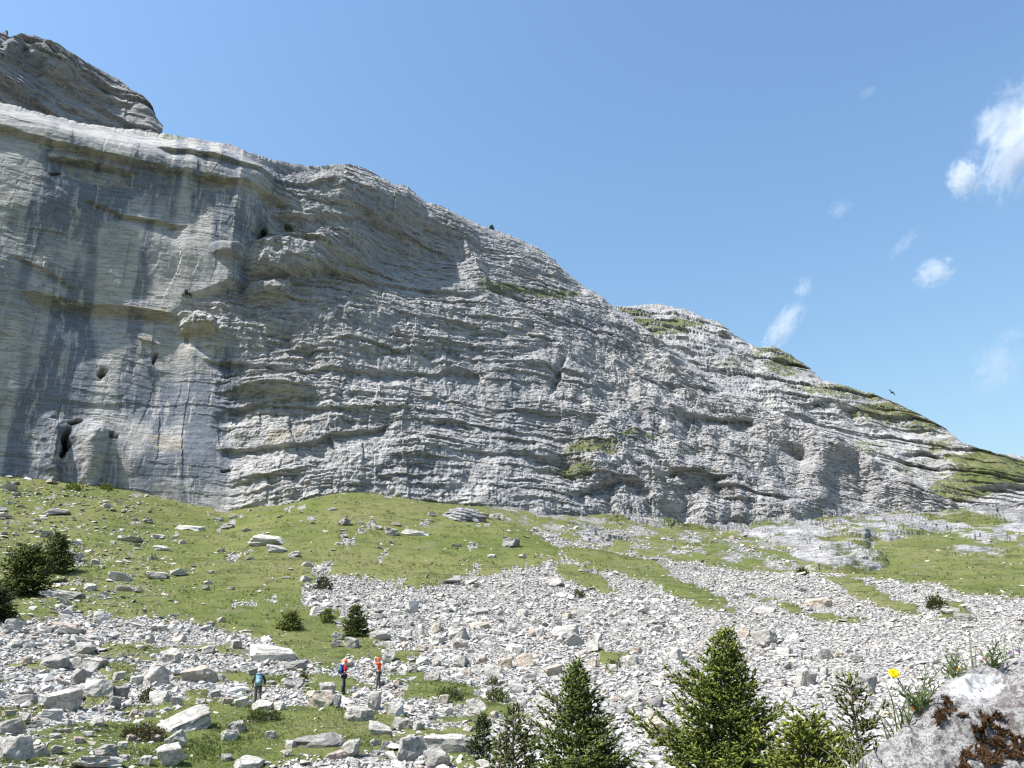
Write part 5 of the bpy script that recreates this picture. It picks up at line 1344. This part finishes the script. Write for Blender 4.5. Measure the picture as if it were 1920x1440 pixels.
drop = np.where(ff >= 0, 0.40 * ff + 1.05 * np.clip(ff, 0, None) ** 2, 0.30 * np.abs(ff) + 0.9 * ff ** 2)
Xr = cc[:, None, 0] - rad[:, None, 0] * ff[None]; Yr = cc[:, None, 1] - rad[:, None, 1] * ff[None]
Zr = cc[:, None, 2] - drop[None]
Zr[:, :2] = gz; Zr[:, -2:] = gz; Zr = np.maximum(Zr, gz)
away = sstep(0.0, 0.05, np.abs(ff))[None]
nz = 0.030 * fbm2(Xr * 5.0, Zr * 5 + Yr * 3.0, 4, 80.0) + 0.010 * fbm2(Xr * 22, Zr * 22 + Yr * 9, 3, 81.0)
Zr = Zr + nz * (0.35 + 0.65 * away); Yr = Yr - 0.6 * nz * away
PXr, PYr = proj(np.stack([Xr, Yr, Zr], -1))
crk = np.exp(-((PXr - np.interp(PYr, [1380, 1400, 1420, 1445], [1640, 1642, 1650, 1668])) / 2.6) ** 2) * (PYr > 1385) * (ff[None] > 0)
Zr = Zr - 0.02 * crk; Yr = Yr + 0.02 * crk
white = np.exp(-(((PXr - 1832 - (1290 - PYr) * 0.3) / 58) ** 2 + ((PYr - 1286) / 26) ** 2) ** 2)
grey = np.maximum(np.exp(-(((PXr - 1905) / 40) ** 2 + ((PYr - 1335) / 40) ** 2) ** 2), 0.8 * np.exp(-(((PXr - 1885) / 30) ** 2 + ((PYr - 1285) / 16) ** 2) ** 2))
Vr = np.stack([Xr, Yr, Zr], -1)
rock = link('lichen_boulder', mesh_np('lichen_boulder', Vr.reshape(-1, 3), grid_faces(len(ts), len(ff)), {'white': ('FLOAT', white), 'grey': ('FLOAT', grey)}, True, [rock_mat()]))
tag(rock, 'large pale boulder with grey lichen and brown moss in the bottom right corner', 'boulder')
MOSS = [[(1800, 1350), (1822, 1340), (1868, 1332), (1890, 1350), (1900, 1385), (1940, 1378), (1990, 1400), (1990, 1450), (1925, 1450), (1885, 1424), (1852, 1450), (1796, 1450), (1800, 1412), (1832, 1392), (1806, 1368)],
        [(1762, 1306), (1786, 1310), (1796, 1340), (1786, 1350), (1768, 1330)], [(1753, 1338), (1775, 1335), (1779, 1354), (1760, 1366)]]
du = np.gradient(Vr, axis=0); dv_ = np.gradient(Vr, axis=1); Nr = np.cross(du, dv_); Nr /= np.linalg.norm(Nr, axis=-1, keepdims=True) + 1e-9
Nr = np.where(Nr[..., 2:3] < 0, -Nr, Nr)
mx = PXr + 9 * fbm2(Xr * 25, Zr * 25 + Yr * 12, 4, 83.0, 0.65); my = PYr + 9 * fbm2(Xr * 25 + 9, Zr * 25 + Yr * 12, 4, 84.0, 0.65)
N_ = NT('brown_moss'); vv_ = N_.coord('Object')
M_MOSS = N_.surf(N_.mix(N_.ramp(N_.noise(vv_, 60, 5, 0.7), 0.35, 0.65), (0.035, 0.018, 0.011), (0.095, 0.055, 0.030)), 0.97, N_.bump(N_.noise(vv_, 220, 4, 0.7), 1.0, 0.006), 0.05)
M_MOSSF = mat_attr('moss_fuzz', 0.9, 0.0, 0.05)
gfr = grid_faces(len(ts), len(ff))
for poly in MOSS:
    m = in_poly(mx, my, poly) & (ff[None] > 0.0)
    hole = fbm2(Xr * 40, Zr * 40 + Yr * 20, 3, 86.0) > 0.28
    m &= ~hole
    mv = m.ravel(); fsel = gfr[mv[gfr].all(1)]
    if not len(fsel): continue
    Voff = (Vr + Nr * (0.004 + 0.010 * np.clip(0.5 + fbm2(Xr * 60, Zr * 60 + Yr * 30, 3, 85.0), 0, 1.4))[..., None]).reshape(-1, 3)
    used = np.unique(fsel); remap = np.full(len(Voff), -1); remap[used] = np.arange(len(used))
    mo = link('moss', mesh_np('moss', Voff[used], remap[fsel], None, True, [M_MOSS]), rock)
    mo['label'] = 'shaggy reddish brown moss cushion'
    nf = min(5000, len(fsel) * 3); q = fsel[rng.integers(0, len(fsel), nf)]
    pp = Voff[q].mean(1); nn = Nr.reshape(-1, 3)[q[:, 0]] + rng.normal(0, 0.5, (nf, 3))
    hs = rng.uniform(0.006, 0.014, nf)
    bl = [(np.array([(-0.12, 0, 0), (0.12, 0, 0), (0, 0, 1.0)]), np.array([(0, 1, 2)]))]
    kf = rng.random((nf, 1)); cf_ = np.array([[0.045, 0.024, 0.014]]) * (1 - kf) + np.array([[0.13, 0.078, 0.040]]) * kf
    Vf, Ff, Cf = merge(bl, np.zeros(nf, int), pp, frames(nn, rng.uniform(0, 6.28, nf)), np.stack([hs, hs, hs], 1), cf_)
    link('moss_fuzz', mesh_np('moss_fuzz', Vf, Ff, {'col': ('FLOAT_COLOR', Cf)}, False, [M_MOSSF]), mo)

def at_h(px, py, h):
    d = ray(np.array(float(px)), np.array(float(py))); return d / math.hypot(d[0], d[1]) * h

LF = [(np.array([(0, 0, 0), (0.10, 0.015, 0.35), (0.12, 0.03, 0.6), (0, 0.06, 1.0), (-0.12, 0.03, 0.6), (-0.10, 0.015, 0.35), (0, -0.02, 0.5)]), np.array([(0, 1, 6), (1, 2, 6), (2, 3, 6), (3, 4, 6), (4, 5, 6), (5, 0, 6)]))]

def leafy_plant(base, tips, h, label, seed, leaf=0.030, c0=(0.075, 0.105, 0.040), c1=(0.16, 0.20, 0.075), flowers=(), group='plants growing on the lichen boulder'):
    r = np.random.default_rng(seed); B = at_h(*base, h) + np.array([0, 0, -0.02])
    root = bpy.data.objects.new('leafy_plant', None); col.objects.link(root); root.location = tuple(B)
    tag(root, label, 'plant', group)
    st, P, D, S = [], [], [], []
    for tx, ty in tips:
        T = at_h(tx, ty, h + r.uniform(-0.06, 0.06)) - B
        mid = T * 0.5 + np.array([T[0] * -0.15, r.normal(0, 0.01), 0.012])
        pts = np.stack([(1 - t) ** 2 * 0 + 2 * t * (1 - t) * mid + t * t * T for t in np.linspace(0, 1, 7)])
        st.append(tube_np(pts, np.linspace(0.0018, 0.0009, 7), 5))
        L = np.linalg.norm(T); n = max(6, int(L / 0.0055))
        t = np.linspace(0.12, 1.0, n); c = np.stack([np.interp(t, np.linspace(0, 1, 7), pts[:, i]) for i in range(3)], 1)
        ax = T / L; a = np.arange(n) * 2.4 + r.random() * 6
        sd = np.stack([np.cos(a), np.sin(a), 0 * a], 1)
        P.append(c); D.append(ax[None] * r.uniform(0.6, 1.3, (n, 1)) + sd * r.uniform(0.6, 1.0, (n, 1))); S.append(leaf * r.uniform(0.6, 1.1, n) * (1.0 - 0.35 * t))
    P, D, S = np.concatenate(P), np.concatenate(D), np.concatenate(S); n = len(P)
    k_ = r.random((n, 1)); cl = np.array(c0) * (1 - k_) + np.array(c1) * k_
    V, F, C = merge(LF, np.zeros(n, int), P, frames(D, r.uniform(0, 6.28, n)), np.stack([S, S, S], 1), cl)
    link('leaves', mesh_np('leaves', V, F, {'col': ('FLOAT_COLOR', C)}, False, [M_LEAF]), root)
    V, F = join_np(st); link('stem', mesh_np('stem', V, F, None, True, [M_STEM]), root)
    for fx, fy, fc, fs in flowers:
        T = at_h(fx, fy, h) - B; n = 16
        dirs = r.normal(size=(n, 3)) + np.array([0, -0.4, 0.5])
        V, F, C = merge(LF, np.zeros(n, int), np.repeat(T[None], n, 0), frames(dirs), np.full((n, 3), fs) * np.array([2.2, 2.2, 1]), np.array([fc]) * np.exp(r.normal(0, 0.15, (n, 1))))
        link('flower_head', mesh_np('flower_head', V, F, {'col': ('FLOAT_COLOR', C)}, False, [M_PETAL]), root)
    return root

M_STEM = mat_cloth('plant_stem', (0.13, 0.15, 0.06), 200)
M_PETAL = mat_attr('petal', 0.6, 0.3, 0.2)
leafy_plant((1722, 1330), [(1684, 1282), (1690, 1300), (1702, 1292), (1716, 1288), (1736, 1256), (1742, 1276), (1756, 1262), (1748, 1292), (1700, 1318), (1730, 1300), (1715, 1308), (1762, 1284)], 2.50, 'dense narrow-leaved plant beside the yellow flower on the boulder edge', 91)
leafy_plant((1788, 1268), [(1766, 1242), (1774, 1232), (1786, 1226), (1796, 1236), (1804, 1246), (1780, 1250), (1760, 1256), (1812, 1252), (1795, 1222)], 2.63, 'leafy plant on the boulder edge above its white patch', 92, 0.028, flowers=((1798, 1255, (0.75, 0.42, 0.06), 0.007),))
leafy_plant((1858, 1246), [(1842, 1226), (1852, 1212), (1866, 1214), (1876, 1222), (1888, 1230), (1868, 1206), (1836, 1240), (1900, 1232)], 2.70, 'leafy plant with pink buds on the boulder edge near the right border', 93, 0.028, flowers=((1848, 1238, (0.62, 0.30, 0.38), 0.010), (1893, 1226, (0.42, 0.28, 0.45), 0.009), (1908, 1222, (0.42, 0.28, 0.45), 0.010)))
leafy_plant((1702, 1345), [(1694, 1330), (1708, 1326), (1690, 1336), (1714, 1334)], 2.46, 'small plant with an orange leaf in the notch of the boulder edge', 94, 0.02, flowers=((1709, 1330, (0.75, 0.25, 0.07), 0.008),))

def blades(base_list, label, seed, h, name='grass_stalk', w=0.0022, c=(0.19, 0.20, 0.085)):
    r = np.random.default_rng(seed); B = at_h(*base_list[0][0], h) + np.array([0, 0, -0.02])
    parts = []
    for (bx, by), (tx, ty) in base_list:
        b = at_h(bx, by, h) - B; T = at_h(tx, ty, h + r.uniform(-0.05, 0.05)) - B
        mid = (b + T) / 2 + np.array([(T[0] - b[0]) * -0.2, 0, 0.02])
        pts = np.stack([(1 - t) ** 2 * b + 2 * t * (1 - t) * mid + t * t * T for t in np.linspace(0, 1, 9)])
        parts.append(tube_np(pts, np.linspace(w, w * 0.3, 9), 4))
    V, F = join_np(parts)
    o = link(name, mesh_np(name, V, F, {'col': ('FLOAT_COLOR', np.repeat(np.array([c]), len(V), 0))}, True, [M_LEAF]), None, B)
    return tag(o, label, 'grass')

blades([((1823, 1254), (1817, 1146)), ((1826, 1254), (1822, 1196))], 'tall thin grass stalk rising above the boulder edge', 95, 2.68, w=0.0016, c=(0.24, 0.25, 0.14))
blades([((1830, 1253), (1834, 1206)), ((1812, 1256), (1800, 1222)), ((1800, 1262), (1764, 1208))], 'thin leaning grass stalks left of the tall stalk', 96, 2.66, w=0.0015)
blades([((1886, 1240), (1885, 1190)), ((1902, 1234), (1896, 1198)), ((1912, 1230), (1920, 1196)), ((1880, 1242), (1872, 1206))], 'short fine grass stalks at the right end of the boulder edge', 97, 2.72, w=0.0014)
blades([((1690, 1366), (1655, 1268)), ((1686, 1368), (1640, 1310)), ((1682, 1372), (1668, 1300)), ((1676, 1378), (1644, 1340)), ((1670, 1382), (1636, 1352)), ((1690, 1362), (1700, 1310)), ((1664, 1388), (1640, 1330)), ((1694, 1358), (1676, 1316))], 'tuft of pale grass at the left flank of the boulder', 98, 2.44, w=0.0022, c=(0.15, 0.17, 0.06))
blades([((1616, 1450), (1582, 1370)), ((1608, 1450), (1560, 1332)), ((1600, 1450), (1596, 1380)), ((1590, 1450), (1548, 1392)), ((1580, 1452), (1530, 1400)), ((1622, 1440), (1604, 1392))], 'long arching grass blades at the bottom left of the boulder', 99, 2.33, w=0.0020, c=(0.22, 0.23, 0.09))

# yellow flower
fh = 2.45; FB = at_h(1704, 1338, fh); FT = at_h(1676, 1263, fh)
fl = bpy.data.objects.new('yellow_flower', None); col.objects.link(fl); fl.location = tuple(FB); tag(fl, 'single bright yellow flower on a thin stem beside the boulder', 'flower')
rel = FT - FB
V, F = tube_np(np.stack([rel * t + np.array([0.012 * math.sin(t * 3.1), 0, 0]) for t in np.linspace(0, 0.93, 8)]), [0.0016] * 8, 6)
link('stem', mesh_np('stem', V, F, None, True, [M_STEM]), fl)
face = np.array([-0.15, -0.75, 0.65]); face /= np.linalg.norm(face)
Fx = frames(face[None])[0]
V, F = tube_np(np.stack([rel - face * q for q in (0.016, 0.011, 0.005, 0.0)]), [0.002, 0.0055, 0.006, 0.005], 8)
link('calyx', mesh_np('calyx', V, F, None, True, [mat_cloth('calyx', (0.05, 0.035, 0.02), 300)]), fl)
PT = [(np.array([(-0.07, 0, 0), (0.07, 0, 0), (0.16, 0.06, 0.6), (0.13, 0.04, 1.0), (0.0, 0.05, 0.95), (-0.13, 0.04, 1.0), (-0.16, 0.06, 0.6)]), np.array([(0, 1, 2), (0, 2, 6), (6, 2, 4), (2, 3, 4), (6, 4, 5)]))]
dirs, ss = [], []
for ring, (n, el, ln) in enumerate(((15, 0.10, 0.0150), (13, 0.42, 0.0120), (9, 0.85, 0.008))):
    for k in range(n):
        a = k / n * 6.283 + ring * 0.4
        dirs.append(Fx @ np.array([math.cos(a) * math.cos(el), math.sin(a) * math.cos(el), math.sin(el)])); ss.append(ln)
dirs = np.array(dirs); ss = np.array(ss); n = len(ss)
yv = face[None] - (dirs @ face)[:, None] * dirs; yv /= np.linalg.norm(yv, axis=1, keepdims=True)
FR = np.stack([np.cross(yv, dirs), yv, dirs], -1)
V, F, C = merge(PT, np.zeros(n, int), np.repeat(rel[None], n, 0), FR, np.stack([ss, ss, ss], 1), np.array([[0.72, 0.52, 0.008]]) * np.exp(rng.normal(0, 0.18, (n, 1))))
link('petals', mesh_np('petals', V, F, {'col': ('FLOAT_COLOR', C)}, False, [M_PETAL]), fl)

# ------------------------------------------------------------------ bird above the ridge
BP = at_h(1672.5, 736, 95.0); M_BIRD = mat_cloth('dark_feathers', (0.03, 0.028, 0.035), 80)
bird = bpy.data.objects.new('bird', None); col.objects.link(bird); bird.location = tuple(BP); bird.rotation_euler = (0.2, math.radians(38), 0.3)
tag(bird, 'small dark bird flying just above the right ridge', 'bird')
V, F = tube_np([(0, -0.20, 0), (0, -0.14, 0.01), (0, -0.02, 0.0), (0, 0.12, 0.0), (0, 0.20, 0.015), (0, 0.25, 0.02), (0, 0.30, 0.01)], [0.01, 0.045, 0.075, 0.07, 0.045, 0.04, 0.006], 10)
link('body', mesh_np('body', V, F, None, True, [M_BIRD]), bird)
for s_ in (-1, 1):
    q = [(0.04, 0.10, 0.02), (0.24, 0.14, 0.07), (0.42, 0.10, 0.06), (0.52, 0.00, 0.04), (0.44, -0.04, 0.05), (0.24, -0.06, 0.06), (0.04, -0.08, 0.02)]
    V = np.array([(s_ * x_, y_, z_ + o_) for o_ in (0.008, -0.008) for x_, y_, z_ in q])
    F = [(0, 1, 5), (0, 5, 6), (1, 2, 4), (1, 4, 5), (2, 3, 4)]; F = F + [(a + 7, c + 7, b + 7) for a, b, c in F]
    for i in range(7): j = (i + 1) % 7; F += [(i, i + 7, j), (j, i + 7, j + 7)]
    link('wing', mesh_np('wing', V, np.array(F), None, False, [M_BIRD]), bird)
V = np.array([(-0.03, -0.16, 0.006), (0.03, -0.16, 0.006), (0.09, -0.36, 0.006), (-0.09, -0.36, 0.006), (-0.03, -0.16, -0.006), (0.03, -0.16, -0.006), (0.09, -0.36, -0.006), (-0.09, -0.36, -0.006)])
link('tail', mesh_np('tail', V, np.array([(0, 1, 2, 3), (7, 6, 5, 4), (0, 4, 5, 1), (1, 5, 6, 2), (2, 6, 7, 3), (3, 7, 4, 0)]), None, False, [M_BIRD]), bird)

# ------------------------------------------------------------------ clouds
def cloud(px, py, wpx, hpx, tilt, dens, seed, label, thr=0.0, stretch=(1, 1, 1), dist=1600.0):
    Pc = at_h(px, py, dist); sc = float(depth_of(Pc)) / FPX
    N = NT('cloud_vapour')
    tc = N.n('ShaderNodeTexCoord'); mp = N.n('ShaderNodeMapping'); N.t.links.new(tc.outputs['Object'], mp.inputs[0])
    mp.inputs['Location'].default_value = (seed * 3.7, seed * 1.3, 0); mp.inputs['Scale'].default_value = stretch
    nz_ = N.noise(mp.outputs[0], 2.6, 8, 0.66, 1.1)
    ln = N.n('ShaderNodeVectorMath', operation='LENGTH'); N.t.links.new(tc.outputs['Object'], ln.inputs[0])
    fall = N.math('SUBTRACT', 1.0, ln.outputs['Value'])
    d = N.math('ADD', N.math('MULTIPLY', fall, 0.55), N.math('MULTIPLY', N.math('SUBTRACT', nz_, 0.5), 1.9))
    d = N.math('MULTIPLY', N.ramp(d, 0.10 + thr, 0.55 + thr), N.ramp(fall, 0.0, 0.25))
    pv = N.n('ShaderNodeVolumePrincipled'); pv.inputs['Color'].default_value = (0.97, 0.98, 1.0, 1); pv.inputs['Anisotropy'].default_value = 0.2
    N.t.links.new(N.math('MULTIPLY', d, dens), pv.inputs['Density'])
    om = N.n('ShaderNodeOutputMaterial'); N.t.links.new(pv.outputs[0], om.inputs['Volume'])
    bm = bmesh.new(); bmesh.ops.create_icosphere(bm, subdivisions=3, radius=1.0)
    me = bpy.data.meshes.new('cloud'); bm.to_mesh(me); bm.free(); me.materials.append(N.m)
    e_ = float(azel(px, py)[1]); a_ = float(azel(px, py)[0])
    o = link('cloud', me, None, Pc)
    o.rotation_euler = (Matrix.Rotation(-a_, 4, 'Z') @ Matrix.Rotation(math.radians(90) + e_, 4, 'X') @ Matrix.Rotation(tilt, 4, 'Z')).to_euler()
    o.scale = (wpx * sc / 2, hpx * sc / 2, min(wpx, hpx) * sc * 0.5)
    return tag(o, label, 'cloud', 'small fair-weather clouds')

cloud(1925, 245, 340, 210, math.radians(50), 0.020, 1.0, 'largest white cloud, cut off by the right edge', 0.04)
cloud(1806, 335, 70, 100, math.radians(-10), 0.040, 2.0, 'bright ragged lobe hanging lower left of the largest cloud', -0.02)
cloud(1468, 615, 150, 60, math.radians(48), 0.030, 3.0, 'slanting wispy cloud just above the ridge', 0.0)
cloud(1506, 540, 60, 42, math.radians(50), 0.022, 4.0, 'thin puff above the slanting wispy cloud', 0.02)
cloud(1750, 512, 96, 72, math.radians(20), 0.030, 5.0, 'small round curled cloud in the right sky', 0.02)
cloud(1692, 460, 100, 34, math.radians(38), 0.014, 6.0, 'faint streak of cloud left of the small curled cloud', 0.02)
cloud(1574, 392, 60, 46, 0.3, 0.010, 7.0, 'faint single wisp in the middle of the right sky', 0.02)
cloud(1868, 690, 150, 110, 0.9, 0.006, 8.0, 'pale veil of cloud low at the right above the ridge', -0.04)
cloud(1897, 628, 70, 40, 0.2, 0.012, 9.0, 'small faint puff over the pale veil at the right', 0.0)
cloud(1628, 172, 46, 26, 0.2, 0.010, 10.0, 'tiny wisp high in the right sky', 0.0)
print('spruce tris', nt)
